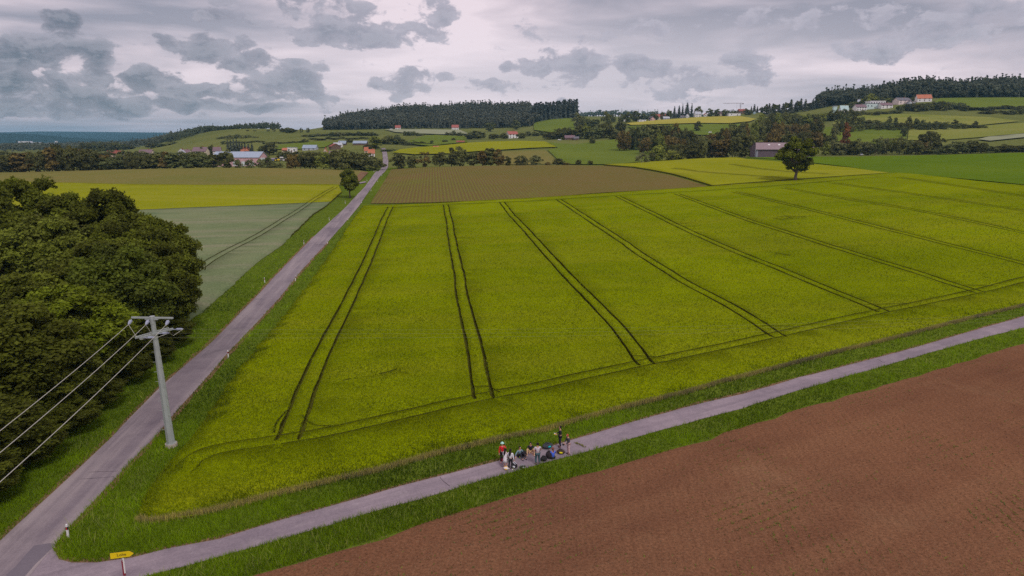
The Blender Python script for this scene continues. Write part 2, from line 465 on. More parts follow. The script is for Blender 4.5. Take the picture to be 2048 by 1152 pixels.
HY = 285.8                                          # pixel row of the horizon, used to name azimuth columns
near = {-3000: [(440, 344)], -300: [(440, 348)], 0: [(440, 344)], 200: [(440, 339)], 300: [(440, 337)], 400: [(440, 335)]}
prof = {
 -3000: [(258, 416), (440, 344), (520, 352), (800, 320), (1400, 302), (2500, 294), (4500, 270), (5500, 278), (8500, 266), (14000, 275)],
 -300: [(258, 416), (440, 346), (520, 352), (800, 320), (1400, 302), (2500, 294), (3500, 288), (4500, 262), (5500, 275), (8500, 266), (14000, 275)],
 0: [(258, 415), (440, 344), (520, 352), (800, 320), (1400, 302), (2500, 294), (3500, 288), (4500, 265), (5500, 275), (8500, 265), (14000, 275)],
 60: [(258, 415), (440, 343), (520, 352), (800, 320), (1400, 302), (2500, 294), (3500, 288), (4500, 266.5), (5500, 275), (8500, 262), (14000, 275)],
 200: [(258, 415), (440, 339), (520, 348), (700, 316), (1400, 300), (2500, 294), (3500, 288), (4500, 278), (5500, 285), (8500, 263), (14000, 275)],
 300: [(258, 415), (440, 337), (520, 345), (700, 313), (1000, 300), (1300, 293), (2500, 293), (3500, 289), (4500, 286), (8500, 264.5), (14000, 275)],
 400: [(258, 415), (440, 335), (520, 341), (600, 325), (750, 305), (900, 288), (1150, 264), (1300, 263), (2500, 290), (4500, 290), (8500, 265), (14000, 275)],
 480: [(258, 415), (440, 336), (520, 340), (600, 324), (750, 302), (900, 280), (1100, 257), (1200, 256), (1500, 272), (3000, 285), (8500, 272), (14000, 275)],
 560: [(258, 415), (440, 336), (520, 338), (600, 319), (750, 298), (900, 280), (1100, 260), (1200, 257), (1600, 262), (3000, 285), (8500, 275), (14000, 275)],
 620: [(258, 415), (440, 337), (520, 338), (600, 318), (750, 292), (900, 278), (1100, 264), (1250, 260), (1600, 262), (3000, 283), (8500, 280), (14000, 280)],
 700: [(258, 414), (440, 340), (520, 335), (600, 316), (750, 292), (900, 275), (1100, 263), (1250, 262), (1400, 255), (1600, 240), (1800, 248), (3000, 280), (14000, 280)],
 765: [(258, 414), (322, 382.5), (372, 364), (422, 351), (450, 343), (480, 336), (600, 312), (750, 290), (900, 275), (1050, 269), (1200, 260), (1300, 258), (1600, 230), (1800, 240), (3000, 280), (14000, 280)],
 850: [(262, 411), (440, 335), (500, 331), (620, 306), (760, 293), (800, 289), (950, 272), (1050, 269), (1200, 260), (1300, 258), (1600, 224), (1800, 232), (3000, 280), (14000, 280)],
 950: [(268, 405), (440, 332), (500, 334), (620, 303), (760, 285), (900, 278), (1050, 270), (1200, 262), (1300, 257), (1600, 221), (1800, 228), (3000, 280), (14000, 280)],
 1050: [(275, 400), (440, 331), (500, 333), (600, 312), (760, 281), (900, 275), (1050, 266), (1200, 256), (1300, 248), (1600, 219), (1800, 228), (3000, 280), (14000, 280)],
 1110: [(278, 396), (440, 330.5), (520, 330), (620, 305), (760, 285), (900, 270), (1000, 262), (1200, 232), (1300, 226), (1600, 226), (3000, 270), (14000, 280)],
 1150: [(281, 393), (440, 330.5), (540, 329), (680, 300), (800, 281), (950, 268), (1050, 255), (1200, 238), (1400, 235), (2500, 232), (3000, 245), (14000, 280)],
 1250: [(287, 386), (440, 331), (520, 329), (680, 300), (800, 276), (900, 264), (1000, 252), (1100, 248), (1200, 243), (1500, 240), (2500, 233), (3000, 245), (14000, 280)],
 1400: [(297, 377), (440, 317), (520, 322), (600, 312), (750, 290), (900, 265), (1000, 249), (1100, 235), (1200, 232), (1500, 238), (2500, 240), (3000, 250), (14000, 280)],
 1550: [(307, 366), (400, 327), (480, 313), (560, 308), (650, 295), (800, 272), (900, 255), (1050, 235), (1200, 222), (1500, 224), (3000, 250), (14000, 280)],
 1700: [(318, 355), (350, 342), (470, 314), (560, 306), (650, 280), (720, 258), (800, 246), (900, 222), (950, 216), (1050, 206), (1200, 198), (1500, 205), (3000, 250), (14000, 280)],
 1850: [(300, 352), (345, 340), (470, 311), (540, 306), (620, 285), (700, 265), (780, 242), (880, 215), (950, 198), (1050, 190), (1200, 182), (1500, 190), (3000, 250), (14000, 280)],
 2048: [(250, 372), (300, 352), (440, 306), (540, 303), (620, 276), (700, 258), (780, 237), (880, 215), (950, 197), (1050, 189), (1200, 180), (1500, 190), (3000, 250), (14000, 280)],
 2400: [(240, 378), (300, 352), (440, 306), (540, 303), (620, 276), (700, 258), (780, 237), (880, 215), (950, 197), (1050, 189), (1200, 180), (1500, 190), (3000, 250), (14000, 280)],
 5000: [(240, 378), (300, 352), (440, 306), (540, 303), (620, 276), (700, 258), (780, 237), (880, 215), (950, 197), (1050, 189), (1200, 180), (1500, 190), (3000, 250), (14000, 280)],
}
ROWS = np.geomspace(60, 11000, 290)
LROWS = np.log(ROWS)
pxcols = np.concatenate([[-1400, -1000, -700, -500], np.arange(-400, 2475, 25), [2600, 2850, 3150, 3450]]).astype(float)
UCOLS = ray(pxcols, HY)[0]


def build_table():
    keys = sorted(prof)
    Z = np.zeros((len(keys), len(ROWS)))
    for i, k in enumerate(keys):
        ys, zs = [60, 115], [0, 0]
        for Y, py in prof[k]:
            ys.append(Y); zs.append(CAMH + Y * float(ray(k, py)[1]))
        Z[i] = np.interp(LROWS, np.log(ys), zs)
    T = np.zeros((len(pxcols), len(ROWS)))
    for j in range(len(ROWS)):
        T[:, j] = np.interp(pxcols, keys, Z[:, j])
    def gs(A, s, ax):
        r = int(3 * s) + 1; k = np.exp(-0.5 * (np.arange(-r, r + 1) / s) ** 2); k /= k.sum()
        P = np.pad(A, [(r, r) if a == ax else (0, 0) for a in (0, 1)], mode='edge')
        return np.apply_along_axis(lambda v: np.convolve(v, k, 'valid'), ax, P)
    T2 = gs(gs(T, 1.3, 1), 1.3, 0)
    return T2


TAB = build_table()


def H(X, Y):
    X = np.asarray(X, float); Y = np.asarray(Y, float)
    Yc = np.clip(Y, 60.001, 10999.0)
    u = X / Yc
    fj = np.interp(np.log(Yc), LROWS, np.arange(len(ROWS)))
    fi = np.interp(u, UCOLS, np.arange(len(UCOLS)))
    i = np.clip(fi.astype(int), 0, len(UCOLS) - 2); j = np.clip(fj.astype(int), 0, len(ROWS) - 2)
    a = fi - i; b = fj - j
    return (TAB[i, j] * (1 - a) * (1 - b) + TAB[i + 1, j] * a * (1 - b) + TAB[i, j + 1] * (1 - a) * b + TAB[i + 1, j + 1] * a * b)


_YS = np.geomspace(12, 10900, 5000)


def hit(px, py, dz=0.0):
    """where the line of sight through a pixel of the photo meets the terrain"""
    u, t = ray(px, py); u = float(u); t = float(t)
    zr = CAMH + _YS * t; zt = H(u * _YS, _YS) + dz
    w = np.nonzero(zt >= zr)[0]
    if len(w) == 0:
        Y = 10800.0
    else:
        k = w[0]
        if k == 0: Y = _YS[0]
        else:
            d0 = zr[k - 1] - zt[k - 1]; d1 = zt[k] - zr[k]
            Y = _YS[k - 1] + (_YS[k] - _YS[k - 1]) * d0 / (d0 + d1 + 1e-9)
    return np.array([u * Y, Y])


def at(px, Y, py=HY):
    u = float(ray(px, py)[0]); X = u * Y
    return X, Y, float(H(X, Y))


def ztop(px, py, Y): return CAMH + Y * float(ray(px, py)[1])


def project(X, Y, Z):
    zc = Y * CP + (CAMH - Z) * SP; yc = (CAMH - Z) * CP - Y * SP
    return 1024 + FPX * X / zc, 576 + FPX * yc / zc


def build_terrain():
    pre = [-400.0, -150.0, -40.0, 20.0]
    V = []; nC = len(UCOLS)
    for Y in pre:
        V.append(np.stack([UCOLS * (60 + (60 - Y) * 1.2), np.full(nC, Y), np.zeros(nC)], 1))
    for j, Y in enumerate(ROWS):
        V.append(np.stack([UCOLS * Y, np.full(nC, Y), TAB[:, j]], 1))
    n = len(V); V = np.concatenate(V)
    a = np.arange(n - 1)[:, None] * nC + np.arange(nC - 1)[None, :]
    F = np.stack([a, a + 1, a + nC + 1, a + nC], -1).reshape(-1, 4)
    yc = V[F[:, 0], 1]
    mi = np.where(yc > 3000, 1, np.where(yc > 470, 2, 0))
    o = mesh_np('ground', V, F, [M['ground'], M['far_hill'], M['hazed_hill_grass']], midx=mi, smooth=True)
    tag(o, 'rolling green countryside running back to wooded blue hills', 'ground', kind='structure')


build_terrain()


# ------------------------------------------------------------------ sheets laid on the terrain
def inside(P, poly):
    x, y = P[:, 0], P[:, 1]; c = np.zeros(len(P), bool); n = len(poly); j = n - 1
    for i in range(n):
        xi, yi = poly[i]; xj, yj = poly[j]
        if yi != yj:
            c ^= ((yi > y) != (yj > y)) & (x < (xj - xi) * (y - yi) / (yj - yi) + xi)
        j = i
    return c


def densify(P, step, closed=True):
    out = []; n = len(P)
    for i in range(n if closed else n - 1):
        a, b = np.array(P[i]), np.array(P[(i + 1) % n]); d = np.linalg.norm(b - a); k = max(1, int(d / step))
        for q in range(k): out.append(a + (b - a) * q / k)
    if not closed: out.append(np.array(P[-1]))
    return np.array(out)


def smooth_line(P, it=2):
    P = np.array(P, float)
    for _ in range(it):
        Q = [P[0]]
        for i in range(len(P) - 1):
            Q += [P[i] * 0.75 + P[i + 1] * 0.25, P[i] * 0.25 + P[i + 1] * 0.75]
        Q.append(P[-1]); P = np.array(Q)
    return P


def pxline(pts, dz=0.0): return np.array([hit(x, y, dz) for x, y in pts])


def lift(Y, off): return off + np.clip((np.asarray(Y) - 110) * 0.0006, 0, 0.6)


def seg_dist(P, line):
    d = np.full(len(P), 1e9)
    for a, b in zip(line[:-1], line[1:]):
        ab = b - a; t = np.clip(((P - a) @ ab) / (ab @ ab + 1e-12), 0, 1)
        d = np.minimum(d, np.linalg.norm(P - (a + t[:, None] * ab), axis=1))
    return d


def sheet(name, poly, mat, off=0.02, grid=8.0, label=None, cat='field', holes=None, hw=0.25, skirt=None, smooth=True, kind='structure', wob=0.0, dens=None, edge=None):
    poly = densify(poly, dens or grid)
    if wob: poly = poly + rng.normal(0, wob, poly.shape)
    mn, mx = poly.min(0), poly.max(0)
    gx = np.arange(mn[0] + grid / 2, mx[0], grid); gy = np.arange(mn[1] + grid / 2, mx[1], grid)
    G = np.stack(np.meshgrid(gx, gy), -1).reshape(-1, 2)
    if len(G): G = G[inside(G, poly)]
    if len(G): G = G[seg_dist(G, np.vstack([poly, poly[:1]])) > grid * 0.3]
    if edge is not None:
        cen = poly.mean(0); tt = np.gradient(poly, axis=0); tt /= np.linalg.norm(tt, axis=1)[:, None] + 1e-9
        nn_ = np.stack([-tt[:, 1], tt[:, 0]], 1); E1 = poly + nn_ * 1.6; E2 = poly - nn_ * 1.6
        E1 = np.vstack([E1, E2]); E1 = E1[(E1[:, 1] < 180) & inside(E1, poly)]; G = np.vstack([G, E1[seg_dist(E1, np.vstack([poly, poly[:1]])) > 1.2]])
    verts = [Vector(p) for p in poly]; n = len(verts)
    edges = [(i, (i + 1) % n) for i in range(n)]
    if holes:
        hws = hw if isinstance(hw, list) else [hw] * len(holes)
        for ln, h_ in zip(holes, hws):
            t = np.gradient(ln, axis=0); t /= np.linalg.norm(t, axis=1)[:, None] + 1e-9
            nn = np.stack([-t[:, 1], t[:, 0]], 1)
            w = h_ * (1 + rng.normal(0, 0.16, len(ln)))
            ring = np.vstack([ln + nn * w[:, None], (ln - nn * w[:, None])[::-1]])
            b = len(verts); verts += [Vector(p) for p in ring]; k = len(ring)
            edges += [(b + i, b + (i + 1) % k) for i in range(k)]
    verts += [Vector(p) for p in G]
    ov, oe, of, *_ = delaunay_2d_cdt(verts, edges, [], 0, 1e-5)
    V2 = np.array([(v.x, v.y) for v in ov]); F = np.array([f for f in of if len(f) == 3])
    C = V2[F].mean(1)
    keep = inside(C, poly)
    if holes:
        for ln, h_ in zip(holes, hws):
            keep &= seg_dist(C, ln) > h_ * 0.85
    F = F[keep]
    e1 = V2[F[:, 1]] - V2[F[:, 0]]; e2 = V2[F[:, 2]] - V2[F[:, 0]]
    ar = e1[:, 0] * e2[:, 1] - e1[:, 1] * e2[:, 0]
    F[ar < 0] = F[ar < 0][:, ::-1]
    F = F[np.abs(ar) > 1e-7]
    Z = H(V2[:, 0], V2[:, 1]) + lift(V2[:, 1], off)
    if edge is not None:
        dd_ = seg_dist(V2, np.vstack([poly, poly[:1]])); nr = V2[:, 1] < 180
        Z[nr] -= (off - edge) * np.clip(1 - dd_[nr] / 1.6, 0, 1)
    V = np.column_stack([V2, Z])
    mats = [mat]; Fs = [F]; mi = np.zeros(len(F), int)
    if skirt:
        E = np.concatenate([F[:, [0, 1]], F[:, [1, 2]], F[:, [2, 0]]])
        key = np.sort(E, 1); kk = key[:, 0].astype(np.int64) * len(V) + key[:, 1]
        u, inv, cnt = np.unique(kk, return_inverse=True, return_counts=True)
        B = E[cnt[inv] == 1]
        low = V.copy(); low[:, 2] = H(V2[:, 0], V2[:, 1]) - 0.3
        nv = len(V); V = np.vstack([V, low])
        S = np.stack([B[:, 0], B[:, 0] + nv, B[:, 1] + nv, B[:, 1]], 1)
        Fs.append(S); mats.append(skirt); mi = np.concatenate([mi, np.ones(len(S), int)])
    o = mesh_np(name, V, Fs, mats, midx=mi, smooth=False)
    if smooth:
        sm = np.zeros(len(mi), bool); sm[:len(F)] = True
        o.data.polygons.foreach_set('use_smooth', sm)
    tag(o, label, cat, kind=kind)
    return o


# --- the lines of the picture, in pixels of the photo, taken down to the ground
road_L = pxline([(-60, 1140), (0, 1083), (35, 1049), (167, 928), (222, 876), (312, 782), (420, 688), (506, 600), (545, 558), (628, 473), (687, 419), (730, 374), (752, 343)])
road_R = pxline([(-30, 1300), (60, 1150), (113, 1086), (135, 1059), (205, 986), (252, 933), (318, 866), (344, 833), (394, 778), (461, 700), (499, 661), (558, 597), (603, 541), (655, 485), (696, 439), (723, 405), (743, 376), (761, 352)])
# past the crest the road runs on over the next rise
ext_c = [at(762, 440)[:2], at(768, 480)[:2], at(770, 540)[:2], at(769, 620)[:2], at(766, 700)[:2]]
rl = list(map(tuple, road_L)) + [(c[0] - 2.1, c[1]) for c in ext_c]
rr = list(map(tuple, road_R)) + [(c[0] + 2.1, c[1]) for c in ext_c]
road_poly = np.array(rl + rr[::-1])
trk_U = pxline([(112, 1084), (109, 1101), (119, 1119), (144, 1125), (195, 1125), (264, 1115), (332, 1099), (439, 1077), (600, 1030), (710, 999), (805, 971), (893, 949), (1001, 921), (1088, 897), (1143, 880), (1250, 849), (1367, 816), (1484, 788), (1601, 755), (1718, 725), (1835, 694), (1951, 660), (2048, 633), (2300, 566), (2700, 480)])
trk_D = pxline([(60, 1300), (200, 1200), (299, 1152), (381, 1130), (469, 1106), (600, 1066), (837, 999), (960, 962), (1030, 943), (1092, 925), (1147, 910), (1250, 881), (1367, 849), (1484, 817), (1601, 780), (1718, 746), (1835, 713), (1951, 680), (2048, 655), (2300, 586), (2700, 498)])
trk_poly = np.vstack([[hit(40, 1120)], trk_U, trk_D[::-1]])
soil_U = pxline([(250, 1225), (498, 1153), (600, 1125), (837, 1052), (996, 1001), (1079, 976), (1200, 941), (1347, 900), (1484, 856), (1601, 818), (1718, 785), (1835, 752), (1951, 717), (2048, 686), (2300, 612), (2700, 512)])
soil_poly = np.vstack([soil_U, [(420, 60), (300, -60), (0, -80), (-60, -40)]])

fld_L = pxline([(727, 414), (709, 439), (680, 480), (640, 537), (594, 602), (540, 668), (490, 728), (445, 788), (390, 872), (351, 918), (322, 948), (286, 998), (278, 1040)])
fld_D = pxline([(300, 1046), (407, 1028), (498, 1006), (600, 979), (775, 938), (864, 912), (1011, 877), (1079, 865), (1130, 850), (1250, 816), (1367, 788), (1445, 765), (1562, 735), (1679, 704), (1796, 676), (1912, 645), (2048, 612), (2300, 545), (2700, 466)])
fld_F = [at(2700, 232)[:2], at(2400, 238)[:2], at(2048, 250)[:2], at(1960, 270)[:2], at(1870, 296)[:2], at(1805, 322)[:2], at(1785, 324)[:2], at(1597, 309)[:2], at(1420, 297)[:2], at(1250, 286)[:2], at(1024, 273)[:2], at(860, 263)[:2]]
field_poly = np.vstack([smooth_line(fld_L, 1), smooth_line(fld_D, 1), fld_F])

CH = 0.5                                            # canopy height of the crop


def pair(pts, gauge=1.85, dz=CH * 0.5):
    c = smooth_line(pxline(pts, dz), 2); c = densify(c, 2.5, False)
    t = np.gradient(c, axis=0); t /= np.linalg.norm(t, axis=1)[:, None]
    nn = np.stack([-t[:, 1], t[:, 0]], 1)
    wb = np.cumsum(rng.normal(0, 0.06, len(c))); wb -= np.linspace(wb[0], wb[-1], len(wb))
    c = c + nn * wb[:, None]
    return [c + nn * gauge / 2, c - nn * gauge / 2]


tram_px = [
    [(576, 884), (579, 874), (600, 822), (623, 760), (668, 662), (696, 600), (732, 520), (757, 465), (781, 415)],
    [(968, 802), (966, 792), (956, 730), (941, 660), (922, 570), (907, 490), (891, 411)],
    [(1294, 734), (1280, 722), (1245, 670), (1185, 605), (1100, 521), (1050, 461), (1003, 405)],
    [(1558, 677), (1541, 667), (1500, 640), (1430, 597), (1338, 549), (1220, 472), (1116, 400)],
    [(1770, 627), (1750, 619), (1700, 597), (1625, 566), (1454, 500), (1340, 447), (1235, 394)],
    [(1960, 588), (1939, 580), (1860, 556), (1700, 508), (1513, 449), (1425, 417), (1352, 389)],
    [(2300, 590), (2048, 530), (1802, 470), (1625, 422), (1540, 402), (1466, 385)],
    [(2300, 520), (2048, 469), (1802, 417), (1684, 399), (1565, 377)],
    [(2300, 465), (2048, 424), (1861, 396), (1743, 379), (1662, 367)],
    [(2300, 430), (2048, 395), (1920, 375), (1790, 356)],
]
headl_px = [(356, 952), (376, 926), (420, 905), (483, 893), (552, 885)]
head_px = [(560, 884), (650, 868), (740, 850), (830, 829), (910, 811), (990, 795), (1080, 778), (1250, 738), (1380, 711), (1490, 688), (1590, 665), (1690, 641), (1780, 621), (1870, 604), (1958, 586), (2048, 562), (2300, 500)]
far_px = [(770, 417), (900, 410), (1024, 405), (1130, 399), (1240, 392), (1350, 386), (1460, 379), (1560, 372), (1660, 363), (1760, 355)]
tracks = []
thw = []
for tp in tram_px: tracks += pair(tp)
thw += [0.205] * len(tracks)
tracks += pair(head_px); thw += [0.13, 0.13]
tracks += pair(headl_px); thw += [0.07, 0.07]
tracks += pair(far_px); thw += [0.22, 0.22]
# small turning loops at the headland ends
for lx in ([(548, 872), (552, 850), (575, 826)], [(604, 836), (622, 856), (665, 858)], [(946, 780), (972, 775), (1000, 790)], [(1258, 715), (1285, 716), (1330, 720)],
           [(1522, 655), (1560, 655), (1600, 658)], [(1728, 612), (1770, 611), (1815, 610)], [(1920, 573), (1955, 573), (1995, 575)]):
    tracks.append(densify(smooth_line(pxline(lx, 0.2), 2), 1.5, False)); thw.append(0.11)

for lx in ([(1546, 438), (1562, 441), (1580, 438)], [(1566, 433), (1590, 436), (1612, 434)], [(1556, 436), (1570, 434), (1585, 440)], [(1548, 508), (1570, 512), (1580, 514)], [(758, 752), (775, 749), (792, 743)], [(686, 766), (694, 764), (702, 762)]):
    tracks.append(densify(smooth_line(pxline(lx, 0.2), 2), 1.5, False)); thw.append(0.14)

sheet('barley_field', field_poly, M['barley'], CH, 5.0, 'large yellow-green barley field with dark tramlines, beside the narrow road', holes=tracks, hw=thw, skirt=M['stalk'], wob=0.18, dens=1.2, edge=0.10)
sheet('soil_under_crop', field_poly, M['stalk'], 0.03, 8.0, 'bare brown earth between the barley plants', 'soil')
sheet('road', road_poly, M['asphalt'], 0.030, 6.0, 'narrow grey asphalt road running straight back to the village', 'road', dens=3, wob=0.03)
sheet('farm_track', trk_poly, M['asphalt_track'], 0.022, 6.0, 'weathered asphalt farm track crossing the foreground', 'road', dens=2, wob=0.05)
sheet('soil_field', soil_poly, M['soil'], 0.012, 6.0, 'reddish brown seeded field in the lower right', 'field', dens=2, wob=0.12)


def strip(name, line, w, mat, off, label, cat, wob=0.05):
    ln = densify(smooth_line(line, 1), 1.5, False)
    t = np.gradient(ln, axis=0); t /= np.linalg.norm(t, axis=1)[:, None] + 1e-9
    nn = np.stack([-t[:, 1], t[:, 0]], 1); k = len(ln)
    A = ln + nn * (w / 2 + rng.normal(0, wob, (k, 1))); B = ln - nn * (w / 2 + rng.normal(0, wob, (k, 1)))
    V2 = np.vstack([A, B]); V = np.column_stack([V2, H(V2[:, 0], V2[:, 1]) + lift(V2[:, 1], off)])
    i = np.arange(k - 1); F = np.stack([i, i + 1, i + 1 + k, i + k], 1)[:, ::-1]
    o = mesh_np(name, V, F, mat); tag(o, label, cat, kind='structure'); return o


strip('road_shoulder', road_R[2:-4], 0.9, M['dirt'], 0.016, 'thin brown dirt shoulder along the right road edge', 'shoulder', 0.10)
strip('road_shoulder', road_L[1:-3], 0.9, M['dirt'], 0.016, 'thin brown dirt shoulder along the left road edge', 'shoulder', 0.10)
strip('track_shoulder', trk_U, 0.7, M['dirt'], 0.012, 'dirt shoulder on the barley side of the farm track', 'shoulder', 0.10)
# repaired patch at the junction and a few seams in the road
sheet('road_patch', pxline([(12, 1151), (30, 1135), (68, 1092), (100, 1087), (112, 1090), (70, 1130), (40, 1165)]), M['patch'], 0.036, 3.0, 'darker bluish repair patch at the road junction', 'patch')
strip('road_seam', pxline([(160, 959), (190, 957), (228, 954)]), 0.05, M['crack'], 0.036, 'thin dark seam across the road near the bend', 'seam', 0.01)
strip('road_seam', pxline([(177, 945), (200, 944), (236, 943)]), 0.04, M['crack'], 0.036, 'second faint seam across the road, just behind the first', 'seam', 0.01)
strip('track_crack', pxline([(880, 955), (887, 964), (900, 973)]), 0.05, M['crack'], 0.030, 'crack across the farm track left of the group', 'crack', 0.015)
strip('track_crack', pxline([(1752, 717), (1768, 726), (1785, 731)]), 0.05, M['crack'], 0.030, 'crack across the farm track towards the right', 'crack', 0.015)

# fields left of the road
wheatb = pxline([(365, 655), (434, 600), (513, 527), (567, 489), (626, 431), (661, 406), (400, 417), (240, 424), (-400, 436), (-400, 700), (0, 900)])
wt = []
for tp in ([(385, 548), (430, 515), (500, 480), (560, 445), (610, 412), (636, 396), (672, 375)],): wt += pair(tp, dz=0.2)
sheet('wheat_field', wheatb, M['wheat_blue'], 0.45, 6.0, 'blue-green wheat field left of the road behind the copse', holes=wt, hw=0.15, skirt=M['stalk'], wob=0.12, dens=2, edge=0.05)
barl = pxline([(661, 406), (683, 386), (677, 371), (400, 372), (234, 370), (80, 366), (-400, 362), (-400, 436), (240, 424), (400, 417)])
sheet('barley_strip', barl, M['barley_far'], 0.5, 8.0, 'bright yellow strip of barley beyond the blue-green wheat', holes=wt, hw=0.15, skirt=M['stalk'], wob=0.08, dens=4)
maiz = pxline([(684, 371), (712, 369), (736, 344.5), (720, 341.5), (600, 338), (400, 336.2), (200, 340), (60, 343.5), (-400, 349), (-400, 361), (80, 366), (234, 370), (400, 371.5)])
sheet('maize_field', maiz, M['maize_left'], 0.10, 10.0, 'flat brownish green maize field in front of the left tree belt')
sheet('dirt_patch', pxline([(700, 369), (720, 363), (737, 346), (722, 344), (712, 355)]), M['dirt'], 0.16, 5.0, 'bare pinkish earth corner of the maize field by the road', 'dirt')
sheet('field_path', pxline([(708, 371.5), (716, 369), (733, 366), (731, 363.6), (716, 366.6)]), M['asphalt_track'], 0.22, 5.0, 'short side path joining the road at the lone round tree', 'path')
# ridged field ahead
ridg = pxline([(741, 408), (860, 406), (1000, 401), (1200, 386.5), (1419, 374), (1340, 351), (1262, 336.5), (1205, 332), (1100, 331.2), (1000, 332.0), (900, 334.2), (840, 335.6), (783, 339.5)])
sheet('ridged_field', ridg, M['ridges'], 0.12, 7.0, 'brown field with fine parallel planted ridges beyond the barley')
# right-hand barley beyond the grass strip
yel2 = pxline([(1207, 331.5), (1290, 324), (1380, 318), (1440, 317.5), (1490, 320), (1560, 325.5), (1640, 331.5), (1700, 337.5), (1780, 348), (1600, 360), (1425, 373.5), (1345, 350), (1268, 336)])
y2t = []
for tp in ([(1345, 338), (1400, 346), (1480, 351), (1560, 357)], [(1460, 330), (1500, 337), (1560, 344), (1640, 349), (1655, 349)]):
    y2t += pair(tp, dz=0.2)
sheet('barley_field', yel2, M['barley_far'], 0.6, 7.0, 'second barley field, behind the lone tree', holes=y2t, hw=0.3, skirt=M['stalk'], wob=0.08, dens=4)
grn = pxline([(1492, 316.5), (1560, 320), (1640, 328), (1700, 335), (1785, 347.5), (1900, 356), (2048, 370), (2300, 388), (2700, 400), (2700, 306), (2300, 305), (2048, 306.5), (1850, 311.5), (1650, 314.5), (1500, 314)])
sheet('meadow', grn, M['meadow_right'], 0.14, 9.0, 'saturated green meadow between the barley and the right tree belt')


def far_sheet(name, pts, mat, off, label, grid=25.0, cat='field'):
    return sheet(name, pxline(pts), mat, off, grid, label, cat)


far_sheet('barley_field', [(785, 307), (800, 301), (835, 296.5), (933, 287.5), (1038, 283.5), (1090, 285), (1113, 296), (1005, 301.5), (900, 309), (830, 311)], M['barley_far'], 0.8, 'narrow yellow barley field on the rise behind the middle tree row')
far_sheet('fallow_field', [(1005, 303.5), (1090, 300.5), (1122, 328), (1060, 330), (1000, 330)], M['maize_left'], 0.2, 'small brown field behind the shrubs of the middle row')
far_sheet('meadow', [(1116, 297), (1096, 286), (1150, 290), (1190, 284), (1272, 276), (1300, 300), (1310, 320), (1200, 330), (1130, 329.5), (1095, 301)], M['meadow'], 0.35, 'bowl-shaped green meadow below the house with the grey roof')
far_sheet('pale_field', [(768, 260.5), (850, 260.3), (920, 261.5), (938, 269.5), (880, 270.5), (790, 266)], M['pale_crop'], 1.0, 'pale grey-green crop at the foot of the wooded hill')
far_sheet('meadow', [(806, 288), (850, 273.5), (870, 271.5), (930, 275), (936, 286), (860, 294)], M['meadow'], 0.9, 'small green meadow above the yellow field')
far_sheet('meadow', [(548, 300), (560, 291), (640, 284), (668, 286), (650, 296), (590, 300)], M['meadow'], 0.5, 'small green meadow above the left farm')
far_sheet('meadow', [(1068, 262), (1066, 234), (1090, 232.5), (1145, 236), (1150, 262), (1110, 268)], M['meadow'], 1.2, 'steep green meadow below the dark spruce wood')
far_sheet('barley_field', [(1252, 248.5), (1320, 242), (1400, 236.5), (1480, 234.5), (1512, 240), (1500, 245), (1460, 248.8), (1400, 248.2), (1262, 252.5)], M['barley_pale'], 1.3, 'pale golden field below the hilltop village')
far_sheet('meadow', [(1255, 254), (1400, 249.6), (1500, 250), (1490, 272), (1400, 272), (1280, 270)], M['meadow'], 1.0, 'green pasture around the single round tree below the village')
far_sheet('meadow', [(1640, 282), (1650, 256), (1760, 252), (1815, 258), (1812, 282), (1740, 290)], M['meadow'], 0.5, 'green slope behind the reddish tree')
far_sheet('meadow', [(1815, 282), (1818, 256), (1900, 256), (1960, 254), (2048, 247), (2300, 245), (2300, 268), (2048, 268), (1960, 276), (1880, 282)], M['meadow_dry'], 0.5, 'pale mown meadow on the right slope')
far_sheet('pale_field', [(1955, 281), (1975, 276), (2048, 269.5), (2300, 262), (2300, 270), (2048, 277), (1980, 284)], M['pale_crop'], 0.9, 'narrow grey strip of crop on the right slope', 15)
far_sheet('meadow', [(1665, 250), (1680, 229), (1760, 229), (1900, 233), (1980, 236), (2040, 244), (1960, 252), (1830, 250)], M['meadow_dry'], 0.6, 'long pale meadow between the two hedges')
far_sheet('meadow', [(1860, 214), (1880, 198), (2048, 196.5), (2300, 196), (2300, 216), (2048, 216), (1940, 218)], M['meadow'], 0.8, 'upper green meadow below the ridge wood on the right')

# ------------------------------------------------------------------ foliage builders
def unit(n, r=rng):
    v = r.normal(size=(n, 3)); return v / (np.linalg.norm(v, axis=1)[:, None] + 1e-9)


def leaf_quads(P, Nrm, size, r, asp=0.62):
    """one folded leaf clump (a rhomb) per point"""
    n = len(P)
    a = np.cross(Nrm, unit(n, r)); a /= np.linalg.norm(a, axis=1)[:, None] + 1e-9
    b = np.cross(Nrm, a)
    s = size * r.uniform(0.6, 1.35, n)[:, None]
    V = np.stack([P - a * s, P - b * s * asp + Nrm * s * 0.15, P + a * s, P + b * s * asp + Nrm * s * 0.15], 1).reshape(-1, 3)
    F = np.arange(n * 4).reshape(n, 4)
    return V, F


